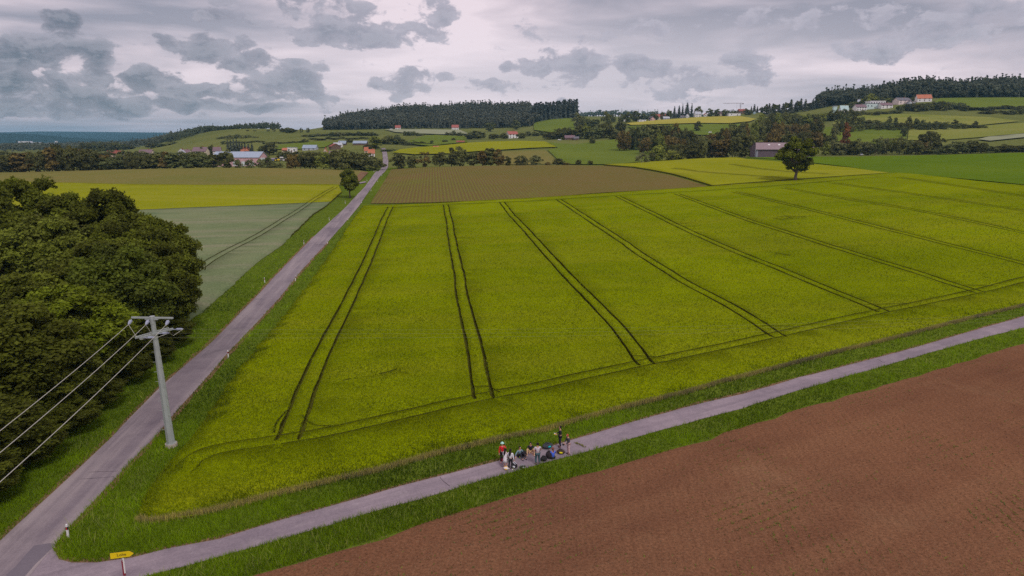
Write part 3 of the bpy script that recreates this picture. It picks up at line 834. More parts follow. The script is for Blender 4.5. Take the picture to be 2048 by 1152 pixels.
def crown_arrays(seed, h, rad, z0, nl, nleaf, lsize, lobe=(0.22, 0.42), top=1.0, squash=1.0, up=0.25, hollow=0.72, egg=0.0, nrm=(0.9, 0.75)):
    """points of a broadleaf crown made of many leafy clumps around limbs"""
    r = np.random.default_rng(seed)
    zc = (z0 + h) / 2; hz = (h - z0) / 2
    C = []; S = []
    while len(C) < nl:
        p = unit(1, r)[0] * r.uniform(0.35, 0.86) ** 0.6
        q = p.copy()
        w = 1.0 - egg * max(0, p[2]) if egg else 1.0
        c = np.array([q[0] * rad * w, q[1] * rad * w, zc + q[2] * hz * 0.9])
        s = rad * r.uniform(*lobe) * (1.0 if p[2] < 0.5 else 0.85)
        C.append(c); S.append(s)
    C = np.array(C); S = np.array(S)
    cnt = np.maximum(1, (S ** 2 / (S ** 2).sum() * nleaf)).astype(int)
    Ps, Ns, Vr = [], [], []
    for c, s, k in zip(C, S, cnt):
        d = unit(k, r); d[:, 2] = np.where(d[:, 2] < -0.3, -d[:, 2] * 0.5, d[:, 2]); d /= np.linalg.norm(d, axis=1)[:, None]
        rr = s * r.uniform(hollow, 1.06, k) * (1 + 0.25 * np.sin(d[:, 0] * 5 + c[0]) * np.cos(d[:, 1] * 6 + c[1]))
        P = c + d * rr[:, None] * np.array([1, 1, squash])
        nn = d * nrm[0] + unit(k, r) * nrm[1] + np.array([0, 0, up]); nn /= np.linalg.norm(nn, axis=1)[:, None]
        Ps.append(P); Ns.append(nn)
        lv = r.uniform(0.15, 0.85)
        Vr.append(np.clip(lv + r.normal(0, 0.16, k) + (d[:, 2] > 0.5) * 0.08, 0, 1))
    P = np.vstack(Ps); Nn = np.vstack(Ns); vr = np.concatenate(Vr)
    V, F = leaf_quads(P, Nn, lsize, r)
    return V, F, np.repeat(vr, 4), C, S


def trunk_mb(h, z0, rad, C, seed, n=7, limbs=7):
    r = random.Random(seed); mb = MB()
    top = z0 + (h - z0) * 0.6
    pts = [(0, 0, -0.3), (0.02 * h * r.uniform(-1, 1), 0.01 * h, z0 * 0.6), (0.02 * h * r.uniform(-1, 1), 0, z0 * 1.1), (0, 0.015 * h, top)]
    mb.tube(pts, [rad * 1.35, rad, rad * 0.85, rad * 0.25], n)
    for c in random.Random(seed + 1).sample(list(C), min(limbs, len(C))):
        zs = r.uniform(z0 * 0.9, (z0 + top) / 2); s = Vector((0, 0, zs)); e = Vector(tuple(c))
        mid = s.lerp(e, 0.5) + Vector((0, 0, -0.03 * h))
        mb.tube([s, mid, e], [rad * 0.5, rad * 0.3, rad * 0.08], 5)
    return mb


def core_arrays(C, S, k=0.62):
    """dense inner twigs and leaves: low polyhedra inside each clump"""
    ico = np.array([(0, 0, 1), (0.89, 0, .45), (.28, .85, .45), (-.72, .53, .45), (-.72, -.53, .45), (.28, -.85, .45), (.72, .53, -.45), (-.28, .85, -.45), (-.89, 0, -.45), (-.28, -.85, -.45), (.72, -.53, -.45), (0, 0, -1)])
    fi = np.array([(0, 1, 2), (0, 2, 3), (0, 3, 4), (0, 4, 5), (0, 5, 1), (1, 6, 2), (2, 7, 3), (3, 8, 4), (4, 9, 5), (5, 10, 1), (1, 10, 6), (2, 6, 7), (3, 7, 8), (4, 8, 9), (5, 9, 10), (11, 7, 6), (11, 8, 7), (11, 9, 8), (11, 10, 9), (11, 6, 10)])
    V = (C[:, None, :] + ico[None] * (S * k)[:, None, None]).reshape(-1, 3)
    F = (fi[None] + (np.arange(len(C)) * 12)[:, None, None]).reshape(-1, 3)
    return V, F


def crown_mesh(name, args, mat, core=True, link=False):
    V, F, var, C, S = crown_arrays(*args[0], **args[1])
    Fs = [F]
    if core:
        v2, f2 = core_arrays(C, S)
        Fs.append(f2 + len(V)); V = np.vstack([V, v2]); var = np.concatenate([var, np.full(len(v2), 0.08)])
    o = mesh_np(name, V, Fs, mat, var=var, link=link)
    return o, C, S


# --- small trees for the belts: one mesh each (leaves and stem), many copies
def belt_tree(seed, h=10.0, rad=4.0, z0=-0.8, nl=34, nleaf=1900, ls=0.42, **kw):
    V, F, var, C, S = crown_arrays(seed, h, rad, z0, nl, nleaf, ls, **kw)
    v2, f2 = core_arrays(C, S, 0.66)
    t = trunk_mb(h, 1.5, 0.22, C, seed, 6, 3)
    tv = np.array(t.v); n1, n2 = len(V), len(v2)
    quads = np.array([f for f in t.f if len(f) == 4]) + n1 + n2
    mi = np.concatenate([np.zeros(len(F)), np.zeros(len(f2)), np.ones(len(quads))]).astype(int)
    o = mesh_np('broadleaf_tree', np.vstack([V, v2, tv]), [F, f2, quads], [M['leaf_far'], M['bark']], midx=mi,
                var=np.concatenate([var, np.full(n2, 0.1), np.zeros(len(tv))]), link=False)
    return o.data


ROUND = [belt_tree(100 + i, egg=0.25) for i in range(4)]
TALL = [belt_tree(120 + i, rad=2.6, nl=26, lobe=(0.3, 0.5), egg=0.35) for i in range(3)]
LOOSE = [belt_tree(140 + i, rad=4.4, nl=20, nleaf=900, ls=0.45, hollow=0.5, lobe=(0.2, 0.36)) for i in range(2)]
BUSH = [belt_tree(160 + i, h=10, rad=6.5, z0=-2.5, nl=24, nleaf=1100, ls=0.6, lobe=(0.25, 0.4)) for i in range(3)]


def conifer_arrays(seed, h=10.0, rad=2.0, tiers=9, per=12, ls=0.5):
    r = np.random.default_rng(seed); P = []; Nn = []; S = []
    for t in range(tiers):
        f = t / (tiers - 1); z = h * (0.12 + 0.84 * f); rr = rad * (1 - f) ** 0.8 + 0.12
        k = max(3, int(per * (1 - f * 0.65)))
        a = r.uniform(0, 6.28, k); q = rr * r.uniform(0.45, 1.05, k)
        P.append(np.stack([np.cos(a) * q, np.sin(a) * q, z - q * 0.35 + r.normal(0, 0.12, k)], 1))
        Nn.append(np.stack([np.cos(a) * 0.6, np.sin(a) * 0.6, np.full(k, 0.9)], 1) + r.normal(0, 0.25, (k, 3)))
    P = np.vstack(P); Nn = np.vstack(Nn); Nn /= np.linalg.norm(Nn, axis=1)[:, None]
    V, F = leaf_quads(P, Nn, ls, r, 0.7)
    lv = r.uniform(0.2, 0.8)
    var = np.repeat(np.clip(lv + r.normal(0, 0.15, len(P)), 0, 1), 4)
    # spire core
    n = 7; cv = [(0, 0, h * 1.0)] + [(rad * 0.62 * math.cos(6.283 * i / n), rad * 0.62 * math.sin(6.283 * i / n), h * 0.08) for i in range(n)]
    cf = np.array([(0, 1 + i, 1 + (i + 1) % n) for i in range(n)])
    return V, F, var, np.array(cv), cf


def conifer_mesh(seed, **kw):
    V, F, var, cv, cf = conifer_arrays(seed, **kw)
    mb = MB(); mb.tube([(0, 0, -0.3), (0, 0, 3)], [0.16, 0.12], 5)
    tv = np.array(mb.v); q = np.array([f for f in mb.f if len(f) == 4]) + len(V) + len(cv)
    mi = np.concatenate([np.zeros(len(F) + len(cf)), np.ones(len(q))]).astype(int)
    o = mesh_np('spruce_tree', np.vstack([V, cv, tv]), [F, cf + len(V), q], [M['needle'], M['bark']], midx=mi, var=np.concatenate([var, np.full(len(cv) + len(tv), 0.15)]), link=False)
    return o.data


SPRUCE = [conifer_mesh(200 + i, tiers=14, per=20, ls=0.55, rad=1.9 + 0.3 * i) for i in range(3)]

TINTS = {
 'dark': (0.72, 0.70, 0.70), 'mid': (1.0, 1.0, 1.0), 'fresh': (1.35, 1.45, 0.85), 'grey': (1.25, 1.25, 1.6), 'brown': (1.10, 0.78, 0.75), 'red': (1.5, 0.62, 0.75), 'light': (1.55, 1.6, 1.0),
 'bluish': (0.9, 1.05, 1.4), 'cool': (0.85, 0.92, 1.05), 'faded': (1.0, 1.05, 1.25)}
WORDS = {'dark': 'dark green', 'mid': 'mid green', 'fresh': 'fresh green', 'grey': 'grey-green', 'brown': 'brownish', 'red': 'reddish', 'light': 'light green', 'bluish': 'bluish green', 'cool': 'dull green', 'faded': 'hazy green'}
rt = random.Random(11)
TREES = []


def put_tree(px, pyt, Y, wpx, tint, where, meshes, name='broadleaf_tree', cat='tree', hmin=2.5, hmax=26, label=None, kindword='broadleaf tree', zoff=0.0):
    X, Yy, z = at(px, Y)
    h = min(max(ztop(px, pyt, Y) - z, hmin), hmax)
    w = wpx * Y / FPX
    me = rt.choice(meshes)
    rad = {id(m): 4.0 for m in ROUND}
    base = 8.0 if me in ROUND else 5.4 if me in TALL else 9.0 if me in LOOSE else 13.0 if me in BUSH else 4.2
    o = bpy.data.objects.new(name, me)
    COL.objects.link(o)
    o.location = (X, Yy, z - 0.1 + zoff)
    s = max(w / base, 0.35)
    o.scale = (s, s, h / 10.0)
    o.rotation_euler = (0, 0, rt.uniform(0, 6.28))
    t = TINTS[tint]; k = rt.uniform(0.88, 1.12)
    o.color = (t[0] * k, t[1] * k, t[2] * k, 1)
    tag(o, label or f"{WORDS[tint]} {kindword} {where}", cat, None if label else f"{kindword}s {where}")
    TREES.append((w * h / Y ** 2, o))
    return o


def belt(tops, Y, where, tints, wpx, jitter=3.0, dY=20, step=0.62, meshes=None, rows=1, **kw):
    """a row of single trees following a skyline traced from the photo"""
    xs = [p[0] for p in tops]; ys = [p[1] for p in tops]
    for rw in range(rows):
        x = xs[0] + rt.uniform(0, wpx * 0.4) + rw * wpx * 0.3
        while x < xs[-1]:
            w = wpx * rt.uniform(0.75, 1.35)
            yt = float(np.interp(x, xs, ys)) + rt.uniform(-jitter * 0.4, jitter) + rw * jitter * 0.8
            ms = meshes or (ROUND if rt.random() < 0.62 else TALL if rt.random() < 0.6 else LOOSE)
            put_tree(x, yt, Y + rt.uniform(0, dY) + (0 if rows == 1 else (rows - 1 - rw) * -dY), w, rt.choice(tints), where, ms, **kw)
            x += w * step * rt.uniform(0.85, 1.3)


# ------------------------------------------------------------------ the tree belts of the middle distance
belt([(-60, 304), (30, 303), (55, 296), (90, 290), (117, 286), (150, 288), (186, 299), (205, 306)], 455, 'in the dark belt on the far left', ['dark', 'dark', 'brown', 'brown'], 34, rows=2, dY=16)
belt([(200, 309), (230, 306), (250, 304), (280, 308), (330, 302), (380, 303), (395, 300), (428, 303)], 455, 'in the low belt behind the maize field', ['dark', 'mid', 'brown', 'cool'], 28, rows=2, dY=14)
put_tree(449, 297, 462, 34, 'mid', '', ROUND, label='round tree covering the left end of the long blue-roofed barn')
put_tree(474, 318, 470, 20, 'cool', '', BUSH, label='low bush against the pink wall of the long barn')
put_tree(497, 319, 470, 22, 'cool', '', BUSH, label='bush below the middle of the long barn')
put_tree(519, 315, 472, 20, 'grey', '', ROUND, label='pale round tree at the right corner of the long barn')
put_tree(533, 309, 480, 18, 'cool', '', ROUND, label='small round tree left of the parked machines')
put_tree(541, 322, 470, 20, 'dark', '', BUSH, label='dark bush right of the small round tree by the barn')
put_tree(556, 325, 470, 20, 'mid', '', BUSH, label='low bush in front of the parking place')
belt([(572, 307), (600, 300), (625, 298), (650, 297), (690, 293), (720, 303), (735, 308)], 455, 'between the maize field and the farm', ['dark', 'mid', 'fresh', 'brown', 'dark'], 30, rows=2, dY=16)
put_tree(749, 313, 452, 34, 'mid', '', ROUND, label='dense round tree leaning over the left side of the far road')
put_tree(734, 304, 470, 22, 'grey', '', ROUND, label='pale grey-green tree beside the red farm roof')
belt([(-40, 296), (60, 304), (100, 303)], 620, 'behind the far left belt', ['dark', 'cool'], 34, rows=1)
belt([(180, 296), (205, 292), (225, 300), (300, 299), (370, 303), (410, 296)], 640, 'among the village houses on the left', ['dark', 'cool', 'mid'], 24)
belt([(160, 283), (200, 282), (235, 284), (262, 290)], 1150, 'in the small wood in front of the town', ['cool', 'dark'], 16, meshes=ROUND, rows=2)
belt([(300, 284), (330, 286), (355, 288)], 1000, 'at the left foot of the grassy hill', ['cool', 'dark'], 14)
for px in (455, 461, 467, 473, 478, 484, 490, 497, 503):
    put_tree(px + rt.uniform(-1, 1), 277 + abs(px - 468) * 0.28 + rt.uniform(-2, 3), 690, rt.uniform(8, 11), 'cool', 'in the dark spruce group above the long barn', SPRUCE, name='spruce_tree', kindword='spruce')
put_tree(421, 288, 700, 12, 'dark', '', ROUND, label='small dark tree behind the left village roofs')
put_tree(402, 291, 690, 10, 'dark', '', ROUND, label='dark tree rising left of the purple village roof')
put_tree(538, 283, 660, 32, 'dark', '', ROUND, label='broad dark tree behind the parked machines')
put_tree(524, 289, 670, 18, 'cool', '', ROUND, label='tree at the left of the broad dark tree')
belt([(556, 300), (580, 298), (610, 302), (650, 300)], 600, 'around the orange sheds behind the parking place', ['dark', 'cool'], 20)
belt([(440, 275), (470, 268), (500, 270), (515, 278)], 930, 'in the scrub on the lower grassy hill', ['faded', 'cool', 'grey'], 14, meshes=BUSH + LOOSE, hmin=2, cat='shrub', name='shrub', kindword='shrub')
belt([(446, 281), (500, 283), (530, 285)], 850, 'in the hedge above the spruce group', ['dark', 'cool'], 16, meshes=BUSH, hmin=2, cat='shrub', name='shrub', kindword='shrub')
belt([(530, 289), (570, 285), (600, 280), (618, 276)], 820, 'in the hedge climbing right across the grassy hill', ['dark', 'cool', 'faded'], 15, meshes=BUSH, hmin=2, cat='shrub', name='shrub', kindword='shrub')
belt([(562, 254), (575, 252), (590, 256)], 1050, 'in the copse on the grassy hilltop', ['dark', 'cool'], 13, meshes=ROUND, rows=2)
for px, py in ((497, 262), (511, 263), (538, 262), (604, 258), (617, 257), (549, 257)):
    put_tree(px, py - 2.5, 1060, 7, 'dark', 'scattered on the grassy hilltop', BUSH, name='shrub', cat='shrub', hmin=1.5, kindword='shrub')
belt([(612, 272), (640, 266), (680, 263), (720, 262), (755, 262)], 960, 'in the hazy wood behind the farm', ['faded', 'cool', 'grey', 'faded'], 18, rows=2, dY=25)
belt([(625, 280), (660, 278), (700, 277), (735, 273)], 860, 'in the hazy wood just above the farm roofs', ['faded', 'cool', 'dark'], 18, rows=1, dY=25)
put_tree(751, 270, 690, 28, 'fresh', '', TALL, label='tall fresh green tree right of the farm')
put_tree(735, 287, 680, 18, 'dark', '', ROUND, label='dark tree at the foot of the tall fresh green tree')
put_tree(699, 278, 800, 15, 'mid', '', ROUND, label='tree between the two pale farm roofs')
belt([(763, 277), (780, 266), (800, 270), (815, 290), (830, 297)], 780, 'where the road disappears into the trees', ['dark', 'cool', 'faded', 'mid'], 20, rows=2, dY=20)
belt([(768, 302), (785, 300)], 640, 'over the end of the road', ['dark', 'cool'], 18, hmax=12)
belt([(805, 262), (825, 258), (846, 268)], 960, 'beside the pale field below the forest', ['faded', 'cool'], 15, meshes=ROUND)
belt([(806, 285), (830, 279), (850, 284), (866, 291)], 770, 'above the left end of the yellow field', ['cool', 'dark', 'faded'], 15, rows=1)
put_tree(864, 280, 770, 8, 'cool', '', TALL, label='slim pointed tree at the edge of the small green meadow')
put_tree(890, 279, 800, 13, 'cool', '', ROUND, label='left one of two single trees on the small green meadow')
put_tree(907, 275, 830, 11, 'dark', '', ROUND, label='darker right one of two single trees on the small green meadow')
belt([(890, 264), (910, 261), (930, 264)], 960, 'in the hedge below the pale field', ['cool', 'dark'], 12, meshes=BUSH, hmin=3)
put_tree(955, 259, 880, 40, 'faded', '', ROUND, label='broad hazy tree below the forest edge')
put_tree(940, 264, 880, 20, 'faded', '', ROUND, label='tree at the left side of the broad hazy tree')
put_tree(988, 267, 860, 24, 'dark', '', ROUND, label='dark tree left of the white house with the red roof')
put_tree(1009, 264, 850, 19, 'mid', '', ROUND, label='green tree directly in front left of the white red-roofed house')
put_tree(981, 240, 1130, 18, 'cool', '', TALL, label='tall dark tree standing out from the forest edge')
put_tree(1032, 238, 1130, 19, 'faded', '', ROUND, label='round paler tree standing out from the forest edge')
put_tree(1043, 264, 850, 20, 'mid', '', ROUND, label='tree on the right of the white red-roofed house')
belt([(1052, 262), (1080, 262), (1100, 264), (1092, 266)], 900, 'in the hedge right of the white red-roofed house', ['faded', 'cool'], 13, meshes=ROUND)
belt([(1093, 265), (1106, 258), (1122, 251), (1140, 254), (1150, 260)], 815, 'behind the house with the grey roof', ['dark', 'dark', 'mid'], 19, rows=2, dY=12)
put_tree(1153, 224, 1020, 21, 'grey', '', ROUND, label='pale leafy tree at the right end of the spruce wood')
put_tree(1211, 221, 960, 22, 'mid', '', ROUND, label='tall round tree on the skyline in the middle')
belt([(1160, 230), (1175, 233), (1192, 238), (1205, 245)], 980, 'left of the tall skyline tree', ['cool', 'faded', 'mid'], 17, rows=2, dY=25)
belt([(1150, 252), (1165, 245), (1185, 248), (1205, 242), (1225, 250), (1240, 262)], 820, 'in the wood right of the grey-roofed house', ['mid', 'dark', 'cool', 'mid', 'fresh'], 21, rows=2, dY=18)
put_tree(1185, 270, 740, 13, 'mid', '', ROUND, label='small tree at the right corner of the grey-roofed house garden')
put_tree(1240, 237, 860, 20, 'dark', '', ROUND, label='dark upright tree below the left end of the village')
belt([(1226, 268), (1240, 264)], 790, 'on the upper edge of the bowl meadow', ['fresh', 'mid'], 18)
belt([(1248, 256), (1262, 250), (1280, 246), (1292, 240), (1310, 240), (1322, 243), (1334, 240), (1345, 238), (1362, 252), (1380, 258)], 680, 'in the dark wood right of the bowl meadow', ['dark', 'brown', 'mid', 'cool', 'dark'], 24, rows=2, dY=25)
belt([(1285, 268), (1310, 262), (1340, 268), (1370, 275)], 610, 'at the front of the dark wood', ['dark', 'mid', 'brown', 'fresh'], 22, rows=1)
put_tree(1318, 286, 530, 30, 'fresh', '', ROUND, label='fresh round tree at the lower edge of the bowl meadow')
put_tree(1284, 306, 505, 30, 'grey', '', BUSH, label='pale bush left of the fresh round tree by the yellow field')
put_tree(1345, 301, 500, 32, 'light', '', BUSH, label='light green rounded bush on the edge of the yellow field')
put_tree(1305, 300, 525, 14, 'mid', '', TALL, label='slim young tree behind the pale bush')
belt([(1340, 284), (1365, 280), (1385, 278), (1420, 272), (1450, 265), (1480, 268), (1505, 262)], 520, 'left of the grey barn', ['dark', 'brown', 'mid', 'dark'], 27, rows=2, dY=22)
belt([(1385, 262), (1410, 266), (1435, 254), (1455, 250), (1475, 238), (1500, 238)], 640, 'in the wood above the grey barn', ['brown', 'dark', 'brown', 'mid'], 23, rows=2, dY=25)
put_tree(1394, 241, 900, 17, 'dark', '', ROUND, label='single dark round tree on the pasture below the village')
belt([(1500, 236), (1525, 232), (1555, 240), (1590, 245), (1620, 240), (1640, 232)], 720, 'on the slope behind the lone field tree', ['brown', 'dark', 'cool', 'fresh', 'mid'], 22, rows=2, dY=30)
belt([(1520, 262), (1550, 256), (1590, 262), (1625, 255), (1650, 262)], 600, 'behind the grey barn', ['dark', 'mid', 'dark', 'brown'], 26, rows=2, dY=20)
belt([(1515, 226), (1540, 222), (1580, 222), (1610, 225), (1650, 222), (1675, 226)], 860, 'on the upper slope under the white houses', ['fresh', 'mid', 'cool', 'light'], 17, rows=2, dY=25)
put_tree(1668, 246, 620, 17, 'grey', '', ROUND, label='pale tree left of the reddish tree')
put_tree(1690, 243, 600, 17, 'red', '', TALL, label='reddish purple-leaved tree in the right tree belt')
belt([(1650, 282), (1675, 276), (1700, 284), (1712, 276), (1735, 283), (1757, 268), (1785, 270), (1805, 267), (1820, 277), (1840, 284)], 515, 'along the upper edge of the green meadow', ['dark', 'mid', 'fresh', 'grey', 'cool', 'mid'], 24, rows=2, dY=25)
put_tree(1862, 257, 520, 46, 'dark', '', ROUND, label='big dark rounded tree rising from the right belt')
put_tree(1845, 277, 500, 24, 'brown', '', LOOSE, label='bare brownish tree in front of the big dark rounded tree')
belt([(1835, 290), (1880, 294), (1895, 286), (1920, 282), (1945, 277), (1965, 280), (1985, 290), (2010, 286), (2048, 288), (2130, 284)], 500, 'in the right part of the belt', ['dark', 'dark', 'cool', 'mid'], 26, rows=2, dY=20)
HB = dict(name='shrub', cat='shrub', kindword='shrub', meshes=BUSH, hmin=2.5)
belt([(1672, 238), (1690, 228), (1708, 230), (1722, 234), (1752, 240)], 745, 'in the left end of the middle hedge', ['dark', 'cool'], 18, **HB)
belt([(1672, 246), (1720, 246), (1765, 244), (1810, 243), (1850, 244), (1900, 245), (1955, 248), (1968, 251)], 705, 'in the middle hedge on the right slope', ['dark', 'cool', 'dark'], 15, step=0.5, **HB)
for px, py, w, t in ((1774, 231, 12, 'cool'), (1786, 232, 9, 'cool'), (1813, 230, 11, 'dark'), (1829, 234, 12, 'cool'), (1842, 237, 10, 'cool'), (1866, 240, 12, 'dark'), (1905, 238, 14, 'dark'), (1946, 241, 11, 'dark')):
    put_tree(px, py, 720, w, t, 'rising from the middle hedge on the right slope', ROUND)
put_tree(1806, 250, 660, 13, 'cool', '', ROUND, label='small hazy tree below the middle hedge')
belt([(1655, 219), (1690, 219), (1720, 221), (1760, 222), (1790, 219)], 840, 'in the hedge below the white houses', ['mid', 'cool', 'dark'], 15, step=0.5, **HB)
belt([(1790, 210), (1815, 204), (1850, 202), (1880, 200), (1912, 203), (1925, 213), (1980, 211), (2020, 210), (2050, 212), (2120, 210)], 850, 'in the upper hedge on the right slope', ['dark', 'cool', 'faded', 'dark'], 18, meshes=ROUND + BUSH, rows=1, step=0.55, hmin=3)
belt([(1960, 222), (1985, 219), (2010, 221), (2050, 213), (2120, 212)], 815, 'in the right end of the upper hedge', ['dark', 'cool'], 18, step=0.5, **HB)
belt([(1690, 202), (1712, 198), (1735, 187), (1770, 194), (1800, 196), (1822, 192)], 960, 'in the gardens behind the white houses', ['cool', 'mid', 'fresh', 'faded'], 16, rows=1, hmin=3)
put_tree(1731, 186, 965, 22, 'light', '', ROUND, label='light rounded tree above the white houses')

# row of trees right behind the ridged field
for px, py, w, t, ms, lb in (
    (796, 305, 32, 'dark', ROUND, 'first dark round tree right of the far road'), (823, 307, 24, 'mid', ROUND, 'second round tree right of the far road'),
    (848, 299, 34, 'brown', LOOSE, 'broad brownish tree in the row behind the ridged field'), (879, 300, 30, 'dark', ROUND, 'dark tree right of the broad brownish one'),
    (903, 294, 24, 'dark', TALL, 'tall dark tree left of the tallest one in the row'), (920, 291, 32, 'mid', ROUND, 'tallest tree in the row behind the ridged field'),
    (947, 297, 24, 'mid', TALL, 'slimmer tree right of the tallest one in the row'), (965, 294, 26, 'brown', TALL, 'brownish upright tree in the right of the row'),
    (981, 293, 28, 'mid', TALL, 'tall tree near the right end of the row'), (996, 297, 24, 'brown', TALL, 'last brownish tall tree of the row'),
    (1015, 311, 17, 'dark', ROUND, 'small pointed dark tree right of the tall row'), (1040, 309, 28, 'dark', BUSH, 'round dark shrub by the small brown field'),
    (1067, 310, 36, 'grey', BUSH, 'pale grey shrub by the small brown field'), (1097, 323, 12, 'brown', BUSH, 'tiny brownish shrub right of the pale grey one'),
    (1116, 315, 24, 'dark', ROUND, 'small domed tree at the lower end of the bowl meadow'), (1158, 318.5, 12, 'dark', ROUND, 'left of two tiny dark trees on the field edge'),
    (1182, 320, 12, 'dark', ROUND, 'right of two tiny dark trees on the field edge'), (1132, 327, 16, 'brown', BUSH, 'low brownish scrub right of the small domed tree')):
    put_tree(px, py, 458 if px < 1010 else 470, w, t, '', ms, label=lb, hmin=2)

# village trees on the hilltop
for px, py, w, sp in ((1346, 212, 10, 1), (1355, 211, 12, 1), (1362, 207, 7, 1), (1371, 205, 16, 1), (1380, 206, 8, 1), (1393, 210, 16, 0), (1336, 218, 13, 0), (1322, 222, 9, 0), (1504, 208, 9, 1), (1498, 212, 6, 1), (1510, 212, 6, 1), (1270, 219, 20, 0), (1254, 222, 18, 0),
                     (1286, 226, 18, 0), (1304, 222, 12, 0), (1416, 216, 16, 0), (1431, 217, 14, 0), (1445, 218, 13, 0), (1452, 219, 10, 0), (1460, 221, 9, 0), (1488, 216, 12, 0), (1520, 213, 14, 0), (1495, 219, 12, 0), (1468, 220, 9, 0), (1532, 211, 12, 0), (1310, 228, 10, 0), (1330, 229, 8, 0), (1240, 226, 12, 0), (1225, 226, 12, 0)):
    put_tree(px, py, 1180 if py < 216 else 1130, w, 'cool' if sp else rt.choice(['cool', 'faded', 'dark']), 'between the hilltop village houses', SPRUCE if sp else ROUND, name='spruce_tree' if sp else 'broadleaf_tree', kindword='spruce' if sp else 'broadleaf tree', hmax=30)
for k in range(22):
    px = 1528 + k * 6.8 + rt.uniform(-3, 3); put_tree(px, float(np.interp(px, [1528, 1545, 1600, 1640, 1680], [206, 201, 197, 191, 188])) + rt.uniform(-1, 9), 1090 + rt.uniform(-25, 25), rt.uniform(9, 16), rt.choice(['cool', 'dark', 'mid']), 'in the mixed group right of the village', SPRUCE if k % 3 else TALL, name='spruce_tree' if k % 3 else 'broadleaf_tree', kindword='spruce' if k % 3 else 'broadleaf tree', hmax=30)

# more than 300 broadleaf trees: the 300 that show largest stay single trees, the rest become one mass
def merge_rest(keep=286):
    bl = sorted([t for t in TREES if t[1].name.startswith('broadleaf_tree') and 'group' in t[1]], key=lambda t: -t[0])
    nfix = len([t for t in TREES if t[1].name.startswith('broadleaf_tree') and 'group' not in t[1]])
    rest = bl[max(0, keep - nfix):]
    if not rest: return
    Vs, Fs4, Fs3, M4, M3, vr, tn, off = [], [], [], [], [], [], [], 0
    cache = {}
    for _, o in rest:
        me = o.data
        if me.name not in cache:
            n = len(me.vertices); co = np.empty(n * 3, np.float32); me.vertices.foreach_get('co', co)
            va = np.empty(n, np.float32); me.attributes['var'].data.foreach_get('value', va)
            lt = np.empty(len(me.polygons), np.int32); me.polygons.foreach_get('loop_total', lt)
            ls = np.empty(len(me.polygons), np.int32); me.polygons.foreach_get('loop_start', ls)
            li = np.empty(len(me.loops), np.int32); me.loops.foreach_get('vertex_index', li)
            mi = np.empty(len(me.polygons), np.int32); me.polygons.foreach_get('material_index', mi)
            q = lt == 4; f4 = li[ls[q][:, None] + np.arange(4)]; f3 = li[ls[~q][:, None] + np.arange(3)]
            cache[me.name] = (co.reshape(-1, 3), va, f4, f3, mi[q], mi[~q])
        co, va, f4, f3, m4, m3 = cache[me.name]
        a = o.rotation_euler.z; s = o.scale; c, d = math.cos(a), math.sin(a); x, y, z = co.T
        Vs.append(np.stack([(x * c - y * d) * s.x + o.location.x, (x * d + y * c) * s.y + o.location.y, z * s.z + o.location.z], 1))
        Fs4.append(f4 + off); Fs3.append(f3 + off); M4.append(m4); M3.append(m3); vr.append(va)
        tn.append(np.tile(np.array(o.color[:3], np.float32), (len(co), 1))); off += len(co)
    m = mesh_np('distant_trees', np.vstack(Vs), [np.vstack(Fs4), np.vstack(Fs3)], [M['leaf_mass'], M['bark']], midx=np.concatenate(M4 + M3), var=np.concatenate(vr))
    t = m.data.attributes.new('tint', 'FLOAT_VECTOR', 'POINT'); t.data.foreach_set('vector', np.vstack(tn).ravel())
    tag(m, 'smaller trees filling the woods and hedgerows far behind', 'wood', kind='stuff')
    for _, o in rest: bpy.data.objects.remove(o)
    print('merged', len(rest))


ORD = ['first', 'second', 'third', 'fourth', 'fifth', 'sixth', 'seventh', 'eighth', 'ninth', 'tenth', 'eleventh', 'twelfth', 'thirteenth', 'fourteenth', 'fifteenth', 'sixteenth', 'seventeenth', 'eighteenth', 'nineteenth', 'twentieth']


def order_labels():
    by = {}
    for o in COL.objects:
        if o.parent is None and 'group' in o and 'label' in o: by.setdefault(o['label'], []).append(o)
    for lb, os_ in by.items():
        if len(os_) < 2: continue
        os_.sort(key=lambda o: o.location.x / max(o.location.y, 1))
        n = len(os_)
        for i, o in enumerate(os_):
            w = None if len(lb.split()) > 13 else 'leftmost' if i == 0 else 'rightmost' if i == n - 1 else (ORD[i] + ' from left' if i < 20 and i <= n / 2 else ORD[n - 1 - i] + ' from right' if n - 1 - i < 20 else None)
            if w: o['label'] = w + ' ' + lb


merge_rest()

# ------------------------------------------------------------------ far woods (read as one mass): many small trees in one object
def lo_broad(seed):
    V, F, var, C, S = crown_arrays(seed, 10, 3.6, 1.5, 8, 46, 0.85, lobe=(0.3, 0.5))
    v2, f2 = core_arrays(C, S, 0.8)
    return V, F, var, v2, f2


LO_C = [conifer_arrays(300 + i, h=10, rad=(1.5, 1.9, 2.3, 2.0)[i], tiers=(6, 6, 5, 4)[i], per=8, ls=0.85) for i in range(4)]
LO_B = [lo_broad(320 + i) for i in range(4)]


